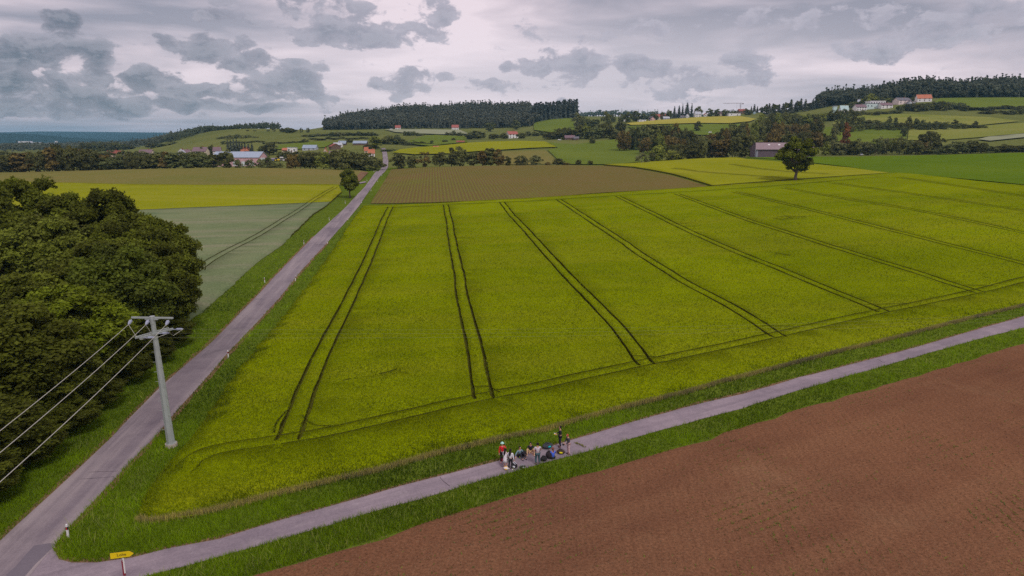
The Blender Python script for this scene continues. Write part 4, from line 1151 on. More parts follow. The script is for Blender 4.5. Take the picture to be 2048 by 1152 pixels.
def wood(name, pts, spacing, hrange, con, label, tint, seed=1, Ys=None, cat='wood'):
    """forest over a patch of hill: pts = (px, Y) corners"""
    poly = np.array([at(px, Y)[:2] for px, Y in pts])
    r = np.random.default_rng(seed); mn, mx = poly.min(0), poly.max(0)
    gx = np.arange(mn[0], mx[0], spacing); gy = np.arange(mn[1], mx[1], spacing)
    G = np.stack(np.meshgrid(gx, gy), -1).reshape(-1, 2) + r.uniform(-0.45, 0.45, (len(gx) * len(gy), 2)) * spacing
    G = G[inside(G, poly)]; Z = H(G[:, 0], G[:, 1]) - 0.5
    Vs, Fq, Ft, vr, off = [], [], [], [], 0
    patch = np.sin(G[:, 0] * 0.021 + 1) * np.cos(G[:, 1] * 0.017)
    for (x, y), z, pt in zip(G, Z, patch):
        isC = r.random() < con + 0.25 * pt
        T = (LO_C if isC else LO_B)[r.integers(4)]
        V, F, var, v2, f2 = T
        h = r.uniform(*hrange) / 10 * (1.0 if isC else 0.85) * (1 + 0.12 * math.sin(x * 0.043 + 2 * math.cos(y * 0.03))); w = h * r.uniform(0.8, 1.15)
        a = r.uniform(0, 6.28); ca, sa = math.cos(a) * w, math.sin(a) * w
        VV = np.vstack([V, v2])
        Q = np.column_stack([VV[:, 0] * ca - VV[:, 1] * sa + x, VV[:, 0] * sa + VV[:, 1] * ca + y, VV[:, 2] * h + z])
        Vs.append(Q); Fq.append(F + off); Ft.append(f2 + off + len(V))
        dv = r.normal(0, 0.12)
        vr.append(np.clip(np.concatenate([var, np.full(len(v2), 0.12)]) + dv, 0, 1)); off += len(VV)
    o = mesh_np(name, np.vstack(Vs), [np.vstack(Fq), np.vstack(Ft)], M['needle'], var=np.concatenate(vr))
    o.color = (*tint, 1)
    tag(o, label, cat, kind='stuff'); print(name, len(G), 'trees')
    return o


wood('hill_forest', [(648, 1275), (700, 1270), (760, 1275), (850, 1290), (960, 1270), (1010, 1230), (1062, 1140), (1072, 1190), (1062, 1300), (1066, 1420), (1060, 1650), (850, 1650), (700, 1640), (655, 1500)], 7.6, (15, 25), 0.42, 'dark mixed forest covering the broad hill in the middle', (1.0, 1.0, 1.0), 1)
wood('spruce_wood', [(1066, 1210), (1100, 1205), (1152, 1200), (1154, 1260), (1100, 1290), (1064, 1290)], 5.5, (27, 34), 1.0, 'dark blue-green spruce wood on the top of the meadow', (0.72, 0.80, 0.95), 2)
wood('ridge_wood', [(330, 1100), (380, 1080), (440, 1215), (500, 1215), (562, 1215), (562, 1290), (480, 1300), (400, 1400), (330, 1400)], 7.5, (9, 14), 0.15, 'low dark wood along the ridge of the left grassy hill', (1.0, 1.15, 0.95), 3)
wood('ridge_forest', [(1640, 1100), (1720, 1010), (1800, 1000), (1860, 975), (1900, 965), (2048, 965), (2200, 965), (2200, 1180), (1860, 1180), (1700, 1190), (1630, 1200)], 6.5, (15, 27), 0.42, 'dark forest along the ridge on the right', (0.92, 0.98, 0.9), 4)
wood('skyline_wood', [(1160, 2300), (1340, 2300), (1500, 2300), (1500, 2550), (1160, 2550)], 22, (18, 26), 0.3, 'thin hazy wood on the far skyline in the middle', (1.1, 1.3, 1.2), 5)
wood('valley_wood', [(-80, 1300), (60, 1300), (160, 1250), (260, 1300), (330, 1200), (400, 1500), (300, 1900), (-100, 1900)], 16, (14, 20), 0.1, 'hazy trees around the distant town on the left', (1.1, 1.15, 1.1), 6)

# ------------------------------------------------------------------ haze: even thin air round the whole scene
def build_haze():
    zl = float(TAB.min()) - 1.5
    mb = MB(); mb.box((0, 5400, (zl + 260) / 2), (36000, 13000, 260 - zl))
    m, N, L = new_mat('haze')
    v = N.new('ShaderNodeVolumePrincipled'); v.inputs['Color'].default_value = (0.33, 0.72, 1.0, 1)
    v.inputs['Density'].default_value = 0.000065; v.inputs['Anisotropy'].default_value = 0.0
    o = N.new('ShaderNodeOutputMaterial'); L.new(v.outputs[0], o.inputs['Volume'])
    h = mb.build('haze', m); tag(h, 'thin blue haze over the distant hills', 'haze', kind='stuff')


build_haze()

# ------------------------------------------------------------------ the copse at the left, single large trees
NEAR = []
for i in range(4):
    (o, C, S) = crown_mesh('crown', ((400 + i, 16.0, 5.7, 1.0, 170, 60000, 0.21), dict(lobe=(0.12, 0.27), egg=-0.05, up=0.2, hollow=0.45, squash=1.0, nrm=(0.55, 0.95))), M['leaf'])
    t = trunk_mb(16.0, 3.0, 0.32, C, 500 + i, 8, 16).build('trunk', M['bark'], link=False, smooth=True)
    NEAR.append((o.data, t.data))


def near_tree(px, pyt, Y, wm, tint, label, v, hmin=5, name='broadleaf_tree', group=None):
    X, Yy, z = at(px, Y); h = max(ztop(px, pyt, Y) - z, hmin)
    X = min(X, float(np.interp(Y, road_L[:, 1], road_L[:, 0])) - (1.6 if name == 'bush' else 2.2) - wm * 0.5)
    root = empty(name, (X, Yy, z - 0.05), rt.uniform(0, 6.28))
    s = wm / 11.2
    root.scale = (s, s, h / 16.0)
    c = bpy.data.objects.new('crown', NEAR[v][0]); t = bpy.data.objects.new('trunk', NEAR[v][1])
    for q in (c, t): COL.objects.link(q); q.parent = root
    k = TINTS[tint]; c.color = (k[0], k[1], k[2], 1)
    tag(root, label, 'tree', group)
    return root


cg = 'trees of the copse left of the road'
for px, pyt, Y, w, ti, lb, v in (
    (15, 333, 118, 15, 'mid', 'tallest light-topped tree at the left frame edge of the copse', 0), (-110, 345, 105, 15, 'mid', 'tree of the copse cut by the left frame edge', 1),
    (112, 368, 116, 14, 'mid', 'tall tree of the copse with a rounded top near the maize field', 2), (192, 366, 110, 13, 'dark', 'tall darker tree of the copse in front of the yellow strip', 3),
    (60, 420, 92, 14, 'grey', 'dull grey-green tree in the middle of the copse', 1), (235, 408, 97, 12, 'mid', 'tree of the copse with a single twig rising at its top', 0),
    (296, 422, 93, 10.5, 'mid', 'rightmost tall tree of the copse before the blue-green wheat', 2), (315, 478, 88, 8.0, 'mid', 'lower tree at the right end of the copse', 3),
    (170, 470, 82, 13, 'mid', 'broad tree of the copse behind the power pole wires', 3), (262, 478, 77, 11.5, 'cool', 'tree of the copse right behind the top of the pole', 1),
    (20, 520, 70, 13, 'mid', 'near tree of the copse at the left edge', 2), (128, 560, 66, 12, 'fresh', 'fresh green near tree of the copse below the wires', 0),
    (315, 600, 76, 7.5, 'dark', 'small dark tree at the foot of the copse by the road', 2), (228, 620, 66, 8.5, 'dark', 'dark tree of the copse left of the pole shaft', 3),
    (-70, 600, 57, 13, 'dark', 'near tree leaning in at the lower left frame edge', 1), (60, 660, 57, 10.5, 'dark', 'dark near tree of the copse over the roadside', 0),
    (160, 700, 59, 7.5, 'mid', 'low roadside tree of the copse below the lowest wire', 2), (-20, 780, 47.5, 9, 'dark', 'nearest dark tree of the copse at the lower left', 3)):
    near_tree(px, pyt, Y, w, ti, lb, v, group=cg)
for i, (px, pyt, Y, w) in enumerate(((95, 838, 50, 6), (170, 792, 56, 5.5), (232, 752, 62, 5), (290, 700, 69, 5), (10, 900, 44, 6), (330, 668, 76, 4.5), (345, 632, 82, 5), (-60, 930, 40, 6))):
    near_tree(px, pyt, Y, w, 'dark', ['dark undergrowth bush below the middle of the copse by the road', 'undergrowth bush left of the pole foot across the road', 'undergrowth bush directly left of the pole across the road', 'small bush behind the pole at the copse edge', 'undergrowth bush at the lower left frame edge', 'bush beside the brown gateway patch at the copse end', 'last bush at the end of the copse by the wheat', 'bush in the lower left corner below the copse'][i], i % 4, hmin=2.5, name='bush', group='bushes under the copse')

# two single field trees
def own_tree(name, px, py, Y, pyt, wpx, tint, label, seed, nl, nleaf, z0f, ls, lobe, tr, **kw):
    X, Yy, z = at(px, Y); h = ztop(px, pyt, Y) - z; w = wpx * Y / FPX / 2
    root = empty(name, (X, Yy, z))
    c, C, S = crown_mesh('crown', ((seed, h, w, h * z0f, nl, nleaf, ls), dict(lobe=lobe, **kw)), M['leaf'], link=True)
    c.parent = root; k = TINTS[tint]; c.color = (*k, 1)
    trunk_mb(h, h * (z0f + 0.06), tr, C, seed, 9, 14).build('trunk', M['bark'], root, smooth=True)
    tag(root, label, 'tree')


own_tree('broadleaf_tree', 1597, 362, 308, 270, 74, 'mid', 'large lone tree on the grass strip in front of the grey barn', 611, 60, 17000, 0.14, 0.42, (0.15, 0.27), 0.62, egg=-0.05, hollow=0.6)
own_tree('broadleaf_tree', 695, 391, 285, 334, 36, 'mid', 'lone dense egg-shaped tree left of the road before the village', 615, 44, 12000, 0.12, 0.34, (0.25, 0.40), 0.28, egg=0.25)

# ------------------------------------------------------------------ grass, crop ears, clods
def raster_mask(lines, rad, x0=-90.0, x1=190.0, y0=25.0, y1=240.0, res=0.12):
    nx, ny = int((x1 - x0) / res), int((y1 - y0) / res); Mk = np.zeros((nx, ny), bool)
    k = int(rad / res) + 1; dx, dy = np.meshgrid(np.arange(-k, k + 1), np.arange(-k, k + 1)); q = (dx ** 2 + dy ** 2) * res ** 2 <= rad ** 2
    dx, dy = dx[q], dy[q]
    for ln in lines:
        P = densify(ln, 0.15, False)
        i = ((P[:, 0] - x0) / res).astype(int)[:, None] + dx; j = ((P[:, 1] - y0) / res).astype(int)[:, None] + dy
        ok = (i >= 0) & (i < nx) & (j >= 0) & (j < ny); Mk[i[ok], j[ok]] = True
    def f(X, Y):
        i = ((X - x0) / res).astype(int); j = ((Y - y0) / res).astype(int)
        ok = (i >= 0) & (i < nx) & (j >= 0) & (j < ny); r = np.zeros(len(X), bool); r[ok] = Mk[i[ok], j[ok]]; return r
    return f


_m1 = raster_mask([t for t, h_ in zip(tracks, thw) if h_ > 0.15], 0.19)
_m2 = raster_mask([t for t, h_ in zip(tracks, thw) if h_ <= 0.15], 0.10)
track_mask = lambda X, Y: _m1(X, Y) | _m2(X, Y)


def scatter(n, y0, y1, r, pw=2.0):
    """points over the ground in front, thinning with distance"""
    t = r.uniform(0, 1, n)
    Y = (y0 ** (1 - pw) + t * (y1 ** (1 - pw) - y0 ** (1 - pw))) ** (1 / (1 - pw))
    return (r.uniform(-0.86, 0.86, n)) * Y, Y


def blades(name, X, Y, z0, h, w, lean, r, mat, label, cat, tint=(1, 1, 1), var=None, lift_far=0.0):
    n = len(X); Z = H(X, Y) + z0 + lift_far
    a = r.uniform(0, 6.28, n); ww = w / 2; hh = h * r.uniform(0.6, 1.3, n)
    lx, ly = r.normal(0, lean, n) * hh, r.normal(0, lean, n) * hh
    A = np.stack([X - np.cos(a) * ww, Y - np.sin(a) * ww, Z], 1); B = np.stack([X + np.cos(a) * ww, Y + np.sin(a) * ww, Z], 1)
    T = np.stack([X + lx, Y + ly, Z + hh], 1)
    V = np.stack([A, B, T], 1).reshape(-1, 3)
    v = r.beta(2, 2, n) if var is None else var
    o = mesh_np(name, V, np.arange(3 * n).reshape(n, 3), mat, var=np.repeat(v, 3)); o.color = (*tint, 1)
    tag(o, label, cat, kind='stuff'); return o


r = np.random.default_rng(21)
X, Y = scatter(700000, 42, 230, r, 1.8)
P = np.stack([X, Y], 1); k = inside(P, field_poly); k &= ~track_mask(X, Y); X, Y = X[k], Y[k]
sc = np.clip(Y / 60, 0.8, 3.2)
ed = seg_dist(np.stack([X, Y], 1), np.vstack([fld_L, fld_D[:24]]))
pn = 0.5 + 0.22 * np.sin(X * 0.31 + 1.3 * np.sin(Y * 0.13)) * np.cos(Y * 0.23 + X * 0.07) + r.normal(0, 0.2, len(X))
blades('barley_ears', X, Y, CH - 0.12 - (CH - 0.2) * np.clip(1 - ed / 1.6, 0, 1) + (Y > 110) * (Y - 110) * 0.0006, 0.26, 0.075 * sc, 0.45, r, M['blade'], 'dense green barley ears over the near part of the big field', 'crop', (1, 1, 1), np.clip(pn, 0, 1))

fl = densify(np.vstack([fld_L[-1:], fld_D[:22]]), 0.05, False)
k = r.integers(0, len(fl), 80000); q = fl[k] + r.normal(0, 0.13, (80000, 2)); q = q[(q[:, 1] > 30) & (q[:, 1] < 190)]
blades('barley_stalks', q[:, 0], q[:, 1], 0.0, 0.42, 0.045, 0.2, r, M['blade'], 'pale dry stalks along the front edge of the barley field', 'crop', (2.6, 1.75, 45.0), r.beta(1.2, 1.2, len(q)) * np.where(q[:, 0] < 15, 1.0, 0.6))

X, Y = scatter(620000, 31, 250, r, 1.9)
P = np.stack([X, Y], 1)
bad = inside(P, field_poly) | inside(P, road_poly) | inside(P, trk_poly) | inside(P, soil_poly) | inside(P, wheatb)
X, Y = X[~bad], Y[~bad]
tuft = 0.5 + 0.5 * np.sin(X * 0.9 + 2 * np.sin(Y * 0.35)) * np.sin(Y * 0.7 + np.cos(X * 0.5) * 2)
u_near = np.minimum(seg_dist(np.stack([X, Y], 1)[::1], trk_U[::2]), 1.5) if False else 1.0
blades('verge_grass', X, Y, 0.0, 0.17 + 0.22 * tuft, 0.055 * np.clip(Y / 50, 0.8, 3), 0.4, r, M['blade'], 'tufty green grass on the verges beside road and track', 'grass', (1.0, 1.25, 1.5), np.clip(0.12 + 0.42 * tuft + 0.25 * np.sin(X * 0.12 + 2 * np.cos(Y * 0.09)) + r.normal(0, 0.2, len(X)), 0, 1))
k = r.random(len(X)) < 0.05 * (np.sin(X * 0.33 + np.cos(Y * 0.21) * 3) > 0.2)
blades('dry_grass', X[k], Y[k], 0.0, 0.55, 0.045 * np.clip(Y[k] / 50, 0.8, 3), 0.35, r, M['blade'], 'taller pale dry grass stems scattered through the verges', 'grass', (1.7, 1.5, 28), r.uniform(.3, .9, int(k.sum())))

X, Y = scatter(90000, 26, 90, r, 2.2)
P = np.stack([X, Y], 1); k = inside(P, soil_poly); X, Y = X[k], Y[k]
blades('soil_clods', X, Y, 0.0, 0.05, 0.08 * np.clip(Y / 40, 0.8, 2), 1.2, r, M['dirt'], 'small dry clods and stubble bits on the brown field', 'soil')
# seedlings in rows: along the track on the headland, lengthwise further in
X, Y = scatter(60000, 26, 80, r, 2.0)
P = np.stack([X, Y], 1); k = inside(P, soil_poly); X, Y = X[k], Y[k]; P = P[k]
dd = seg_dist(P, soil_U)
hd = dd < 13 + 2 * np.sin(X * 0.2)
ca, sa = math.cos(R(6)), math.sin(R(6))
row = np.where(hd, dd, X * ca - Y * sa)
row2 = np.round(row / 0.75) * 0.75
sh = row2 - row
X = np.where(hd, X, X + sh * ca + r.normal(0, 0.03, len(X))); Y = np.where(hd, Y + sh * -0.9, Y - sh * sa)
dn = np.sin(X * 0.35 + np.cos(Y * 0.3) * 2) * np.cos(Y * 0.27 + 1) + r.normal(0, 0.5, len(X))
k = dn > 0.7
blades('maize_seedlings', X[k], Y[k], 0.0, 0.13, 0.09, 0.8, r, M['blade'], 'sparse rows of small maize seedlings in the brown field', 'crop', (0.95, 0.95, 14))

# ------------------------------------------------------------------ buildings
PAL = {}


def colmat(c, rough=0.75, name='paint'):
    k = (tuple(c), rough)
    if k not in PAL: PAL[k] = plain(name, c, rough, var=0.14, sc=0.8)
    return PAL[k]


RED, DRED, ORG, GRY, LGR, BLU, PUR, WHT, CRM, BRN = (0.36, 0.11, 0.09), (0.26, 0.075, 0.055), (0.46, 0.16, 0.09), (0.15, 0.14, 0.16), (0.45, 0.47, 0.52), (0.30, 0.36, 0.45), (0.20, 0.13, 0.15), (0.78, 0.76, 0.76), (0.66, 0.56, 0.42), (0.14, 0.09, 0.065)
nb = 0


def house(px, pyt, Y, wpx, roof, wall, label, rz=0.0, depth=None, storeys=2, rooffrac=0.45, name='house', hmax=12, gable=False, windows=3, chimney=True, cat='house', hmin=4.0, door=True, flat=False):
    """a house with walls, gable or flat roof, windows, door and chimney"""
    X, Yy, z = at(px, Y); w = wpx * Y / FPX; d = depth or w * 0.72
    tot = min(max(ztop(px, pyt, Y) - z, hmin), hmax)
    root = empty(name, (X, Yy, z), R(rz)); tag(root, label, cat)
    wh = tot * (1 - rooffrac) if not flat else tot * 0.93; rh = tot - wh
    W, D = (w, d)
    ov = 0.4
    wb = MB(); wb.box((0, 0, wh / 2 - 1.0), (W, D, wh + 2.0))
    if not flat:
        if gable:   # ridge runs away from the viewer
            for sy in (-1, 1): wb.quadmesh([(-W / 2, sy * (D / 2), wh), (W / 2, sy * (D / 2), wh), (0, sy * (D / 2), wh + rh - 0.1)], [(0, 1, 2)])
        else:
            for sx in (-1, 1): wb.quadmesh([(sx * (W / 2), -D / 2, wh), (sx * (W / 2), D / 2, wh), (sx * (W / 2), 0, wh + rh - 0.1)], [(0, 1, 2)])
    wb.build('wall', colmat(wall), root)
    rb = MB(); t = 0.22
    if flat:
        rb.box((0, 0, wh + rh / 2), (W + 0.6, D + 0.6, max(rh, 0.35)))
    elif gable:
        for sx in (-1, 1):
            e = (sx * (W / 2 + ov), wh - rh * ov / (W / 2)); rb.quadmesh([(e[0], -D / 2 - ov, e[1]), (e[0], D / 2 + ov, e[1]), (0, D / 2 + ov, wh + rh), (0, -D / 2 - ov, wh + rh), (e[0], -D / 2 - ov, e[1] - t), (e[0], D / 2 + ov, e[1] - t), (0, D / 2 + ov, wh + rh - t), (0, -D / 2 - ov, wh + rh - t)],
                                                           [(0, 1, 2, 3), (4, 7, 6, 5), (0, 4, 5, 1), (0, 3, 7, 4), (1, 5, 6, 2)])
    else:
        for sy in (-1, 1):
            e = (sy * (D / 2 + ov), wh - rh * ov / (D / 2)); rb.quadmesh([(-W / 2 - ov, e[0], e[1]), (W / 2 + ov, e[0], e[1]), (W / 2 + ov, 0, wh + rh), (-W / 2 - ov, 0, wh + rh), (-W / 2 - ov, e[0], e[1] - t), (W / 2 + ov, e[0], e[1] - t), (W / 2 + ov, 0, wh + rh - t), (-W / 2 - ov, 0, wh + rh - t)],
                                                           [(0, 1, 2, 3), (4, 7, 6, 5), (0, 4, 5, 1), (1, 5, 6, 2), (0, 3, 7, 4)])
    rf = rb.build('roof', colmat(roof), root)
    if chimney and not flat:
        c = MB(); c.box((W * 0.18, 0.3, wh + rh + 0.1), (0.7, 0.7, 1.5)); c.build('chimney', colmat(DRED), rf)
    n = windows
    for st in range(storeys):
        zz = wh * (st + 0.52) / storeys
        for i in range(n):
            x = -W / 2 + W * (i + 0.5) / n
            if door and st == 0 and i == n // 2:
                q = MB(); q.box((x, -D / 2 - 0.03, min(1.05, wh * 0.4)), (1.1, 0.08, 2.1)); q.build('door', colmat(BRN), root); continue
            q = MB(); q.box((x, -D / 2 - 0.03, zz), (min(1.5, W / n * 0.55), 0.08, min(1.4, wh / storeys * 0.5))); q.build('window', M['glass'], root)
    return root


# left village and farm
house(226, 301, 700, 22, DRED, CRM, 'red-roofed house with a pale gable among the left trees', 20, gable=False, rooffrac=.5)
house(241, 302, 715, 10, GRY, WHT, 'white gabled house right beside the red-roofed one on the left', 0, gable=True)
house(253, 303, 705, 11, LGR, WHT, 'second white gabled house from the red-roofed one', 25, gable=True)
house(194, 312, 560, 15, ORG, CRM, 'house with a pale orange roof showing between the far left trees', -15)
house(166, 324, 474, 12, DRED, CRM, 'small dark red roof almost hidden in the far left belt', 0, windows=2)
house(291, 299, 690, 24, PUR, CRM, 'house with a wide purplish grey roof and a pale dormer', 0)
house(361, 298, 690, 12, LGR, WHT, 'white gable left of the pinkish roof', 0, gable=True)
house(370, 299, 705, 18, PUR, CRM, 'low house with a dusty pink roof beside a white gable', 0)
house(400, 294, 690, 26, PUR, CRM, 'long house with a brownish purple roof and pale chimney', 0)
house(433, 294, 700, 14, PUR, WHT, 'house with a brown roof and white gable left of the spruces', 10)
house(492, 294, 690, 12, ORG, CRM, 'house with a salmon roof above the long barn', 0)
house(484, 299, 660, 6, ORG, CRM, 'small shed with a bright orange roof above the long barn', 0, windows=1, chimney=False, storeys=1)
house(572, 297, 690, 14, ORG, CRM, 'shed with a faded orange roof right of the parking place', 0, storeys=1, windows=3, chimney=False)
house(584, 294.5, 680, 16, LGR, WHT, 'white shed with a light grey flat roof beside the orange shed', 0, flat=True, storeys=1, chimney=False)
house(620, 293, 700, 26, BLU, LGR, 'long low shed with a blue-grey roof behind the trees', 0, storeys=1, chimney=False, rooffrac=.6, hmin=5)
house(676, 285, 730, 16, LGR, WHT, 'white farm building with a pale roof at the left of the farm', 0, gable=False, storeys=1)
house(669, 287, 700, 19, DRED, BRN, 'dark wooden barn with a black gable and red roof', 35, gable=True, windows=1, storeys=1, chimney=False)
house(685, 281.5, 760, 14, BLU, BRN, 'left farm shed with a pale blue metal roof', 0, storeys=1, chimney=False, rooffrac=.55)
house(721, 281.5, 760, 26, BLU, BRN, 'right farm shed with a pale blue metal roof and dark front', 0, storeys=1, chimney=False, rooffrac=.55)
house(732, 294, 640, 7, ORG, CRM, 'tiny orange roof at the right side of the farm', 0, storeys=1, windows=1, chimney=False)
house(742, 298.5, 600, 12, ORG, WHT, 'house with a bright orange-red roof beside the far road', 10, storeys=1, windows=2)
house(667, 302, 560, 18, PUR, WHT, 'grey-brown roofed house hidden in front of the farm trees', 0, storeys=1)
house(650, 296, 640, 6, ORG, CRM, 'small orange gable left of the grey-brown roofed house', 0, gable=True, windows=1)
# hill houses
house(797, 244.5, 1235, 10, RED, WHT, 'left hillside house with a steep red roof at the forest edge', 0, rooffrac=.5, hmax=7.5, windows=2)
house(911, 244, 1235, 13, RED, WHT, 'white hillside house with a red roof in front of the forest', 0, rooffrac=.5, hmax=8.5)
house(1024, 262.5, 880, 20, RED, WHT, 'white house with a red roof and tall gable below the meadow', 25, rooffrac=.4)
house(1139, 270.5, 805, 19, PUR, BRN, 'large brown house with a grey-purple roof above the bowl meadow', 0, rooffrac=.5, hmax=11)
house(1152, 275, 800, 10, GRY, BRN, 'low wing with a grey roof on the right of the brown house', 0, storeys=1, windows=2, chimney=False)
house(921, 284.5, 770, 15, DRED, CRM, 'small shed with a red-brown roof behind the yellow field', 0, storeys=1, chimney=False, hmin=3)
house(872, 292, 700, 10, ORG, CRM, 'tiny low orange roof at the left of the yellow field', 0, storeys=1, windows=1, chimney=False, hmin=2)
# hilltop village
vill = [(1247, 239, 1180, 7, LGR, WHT, 'small white gable at the left end of the village', True), (1301, 232, 1140, 12, GRY, WHT, 'white house at the left edge of the golden field', False),
        (1303, 234, 1125, 9, PUR, (0.72, 0.45, 0.42), 'pink-fronted house low at the golden field', True), (1309, 229, 1160, 5, RED, WHT, 'narrow red-roofed house behind the pink one', False),
        (1317, 228, 1150, 14, RED, CRM, 'wide house with a bright red roof and two dormers', False), (1332, 227.5, 1150, 9, RED, PUR, 'red-roofed house right of the wide one', False),
        (1330, 233, 1125, 12, LGR, LGR, 'low grey shed at the upper edge of the golden field', False), (1282, 240, 1120, 14, LGR, WHT, 'low white sheds at the left corner of the golden field', False),
        (1372, 228, 1140, 6, LGR, WHT, 'slim white gable below the tall spruces', True), (1362, 231, 1140, 7, GRY, LGR, 'grey roofed garage left of the slim white gable', False),
        (1392, 223, 1160, 12, LGR, WHT, 'house with a light slanted roof behind the field', False), (1408, 226, 1150, 7, RED, WHT, 'small white house with a red roof edge', True),
        (1437, 223.5, 1145, 15, PUR, CRM, 'house with a purple-grey roof and cream gable', False), (1429, 222, 1150, 5, PUR, PUR, 'narrow dark pink house front in the village', True),
        (1460, 219, 1200, 12, LGR, LGR, 'house with a light blue-grey gable roof', True), (1461, 228.5, 1130, 25, WHT, WHT, 'long low white wall-like building above the field', False),
        (1480, 218, 1190, 16, DRED, BRN, 'large brown-red roofed building under the crane', False), (1505, 223, 1150, 5, BLU, (0.5, 0.68, 0.75), 'small pale blue house front', True),
        (1528, 214.5, 1110, 10, DRED, WHT, 'tall white house with a steep red gable', True), (1549, 220, 1090, 7, LGR, WHT, 'left white house half hidden by the fresh tree', False), (1559, 220, 1090, 7, GRY, WHT, 'right white house half hidden by the fresh tree', True)]
for px, pyt, Y, w, rf, wl, lb, gb in vill:
    house(px, pyt, Y, w, rf, wl, lb, rt.uniform(-12, 12), gable=gb, windows=2, hmax=13, hmin=3.5, flat=('wall-like' in lb or 'sheds' in lb), storeys=1 if w < 8 or 'low' in lb else 2, cat='house')
# white houses on the right slope
house(1663, 212, 900, 7, LGR, (0.5, 0.66, 0.66), 'small greenish white bungalow at the left of the slope houses', 0, flat=True, storeys=1, windows=2, hmin=3)
house(1681, 211, 900, 15, (0.42, 0.55, 0.55), WHT, 'bungalow with a pale turquoise roof', 0, storeys=1, rooffrac=.5, hmin=4)
house(1712, 209, 905, 20, PUR, WHT, 'long white house with a brownish roof, left of the modern one', 5, rooffrac=.4, windows=4, hmin=5.5)
house(1742, 202.5, 925, 29, WHT, WHT, 'large modern white house with a flat roof and long terrace', 0, flat=True, windows=6, hmax=9, hmin=8)
house(1734, 207, 915, 26, GRY, (0.55, 0.66, 0.66), 'lower grey-green storey in front of the large modern house', 0, flat=True, windows=4, storeys=1, hmin=5)
house(1762, 205.5, 905, 22, PUR, WHT, 'white house with a purple roof right of the modern one', 0, rooffrac=.45, windows=3, hmin=6)
house(1712, 199, 985, 9, LGR, LGR, 'small grey roof among the gardens above the white houses', -20, storeys=1, windows=1, hmin=4)
house(1794, 197.5, 935, 26, GRY, (0.72, 0.60, 0.58), 'pinkish white house with a wide grey roof', 8, rooffrac=.45, windows=3, hmin=8)
house(1836, 193.5, 940, 25, ORG, WHT, 'white house with a bright orange roof at the right end', -14, rooffrac=.55, windows=3, hmin=9)
house(1813, 205, 925, 12, PUR, LGR, 'low garage wall between the two right slope houses', 0, flat=True, storeys=1, windows=1, chimney=False, hmin=3)


def barn_grey():
    X, Yy, z = at(1565, 478); w, d = 38.5, 15.0
    root = empty('barn', (X, Yy, z), R(-4)); tag(root, 'long grey wooden barn with three skylights behind the lone tree', 'barn')
    wh, rh = 5.6, 4.0
    b = MB(); b.box((0, 0, wh / 2 - 0.5), (w, d, wh + 1))
    for sx in (-1, 1): b.quadmesh([(sx * w / 2, -d / 2, wh), (sx * w / 2, d / 2, wh), (sx * w / 2, 0, wh + rh - .1)], [(0, 1, 2)])
    m, N, L = new_mat('barn_boards'); g = NG(N, L); P = pos_node(N, 'obj')
    n1 = g.noise(g.mapping(P, (9, 9, 0.25)), 1.0, 3, 0.6); n2 = g.noise(P, 0.35, 3, 0.6)
    c = g.mix(n2, (0.105, 0.078, 0.105), (0.16, 0.115, 0.135)); c = g.scalec(c, g.mr(n1, 0.3, 0.7, 0.7, 1.25)); g.finish(c, 0.85, n1, 0.4, 0.03)
    b.build('wall', m, root)
    rb = MB(); ov = 0.8
    for sy in (-1, 1):
        e, ez = sy * (d / 2 + ov), wh - rh * ov / (d / 2)
        hx = w / 2
        rb.quadmesh([(-hx - .6, e, ez), (hx + .6, e, ez), (hx - 1.2, 0, wh + rh), (-hx + 1.2, 0, wh + rh), (-hx - .6, e, ez - .25), (hx + .6, e, ez - .25), (hx - 1.2, 0, wh + rh - .25), (-hx + 1.2, 0, wh + rh - .25)], [(0, 1, 2, 3), (4, 7, 6, 5), (0, 4, 5, 1), (1, 5, 6, 2), (0, 3, 7, 4)])
    rf = rb.build('roof', colmat((0.27, 0.20, 0.215)), root)
    for i in range(3):
        x = -w / 2 + 9.5 + i * 6.8
        s = MB(); sl = rh / (d / 2 )
        y0, y1 = -3.4, -2.2
        zf = lambda y: wh + rh + y * rh / (d / 2) + 0.06
        s.quadmesh([(x - .7, y0, zf(y0)), (x + .7, y0, zf(y0)), (x + .7, y1, zf(y1)), (x - .7, y1, zf(y1)), (x - .7, y0, zf(y0) + .08), (x + .7, y0, zf(y0) + .08), (x + .7, y1, zf(y1) + .08), (x - .7, y1, zf(y1) + .08)], [(0, 3, 2, 1), (4, 5, 6, 7), (0, 1, 5, 4), (1, 2, 6, 5), (2, 3, 7, 6), (3, 0, 4, 7)])
        s.build('skylight', M['white'], rf)
    p = MB(); p.box((-w / 2 - 0.03, -d / 2 + 1.2, wh / 2), (0.1, 2.0, wh)); p.build('door', colmat((0.34, 0.35, 0.42)), root)
    q = MB(); q.box((-w / 2 + 0.6, -d / 2 - 0.05, wh / 2), (0.9, 0.1, wh)); q.build('corner_board', colmat((0.30, 0.31, 0.38)), root)


barn_grey()


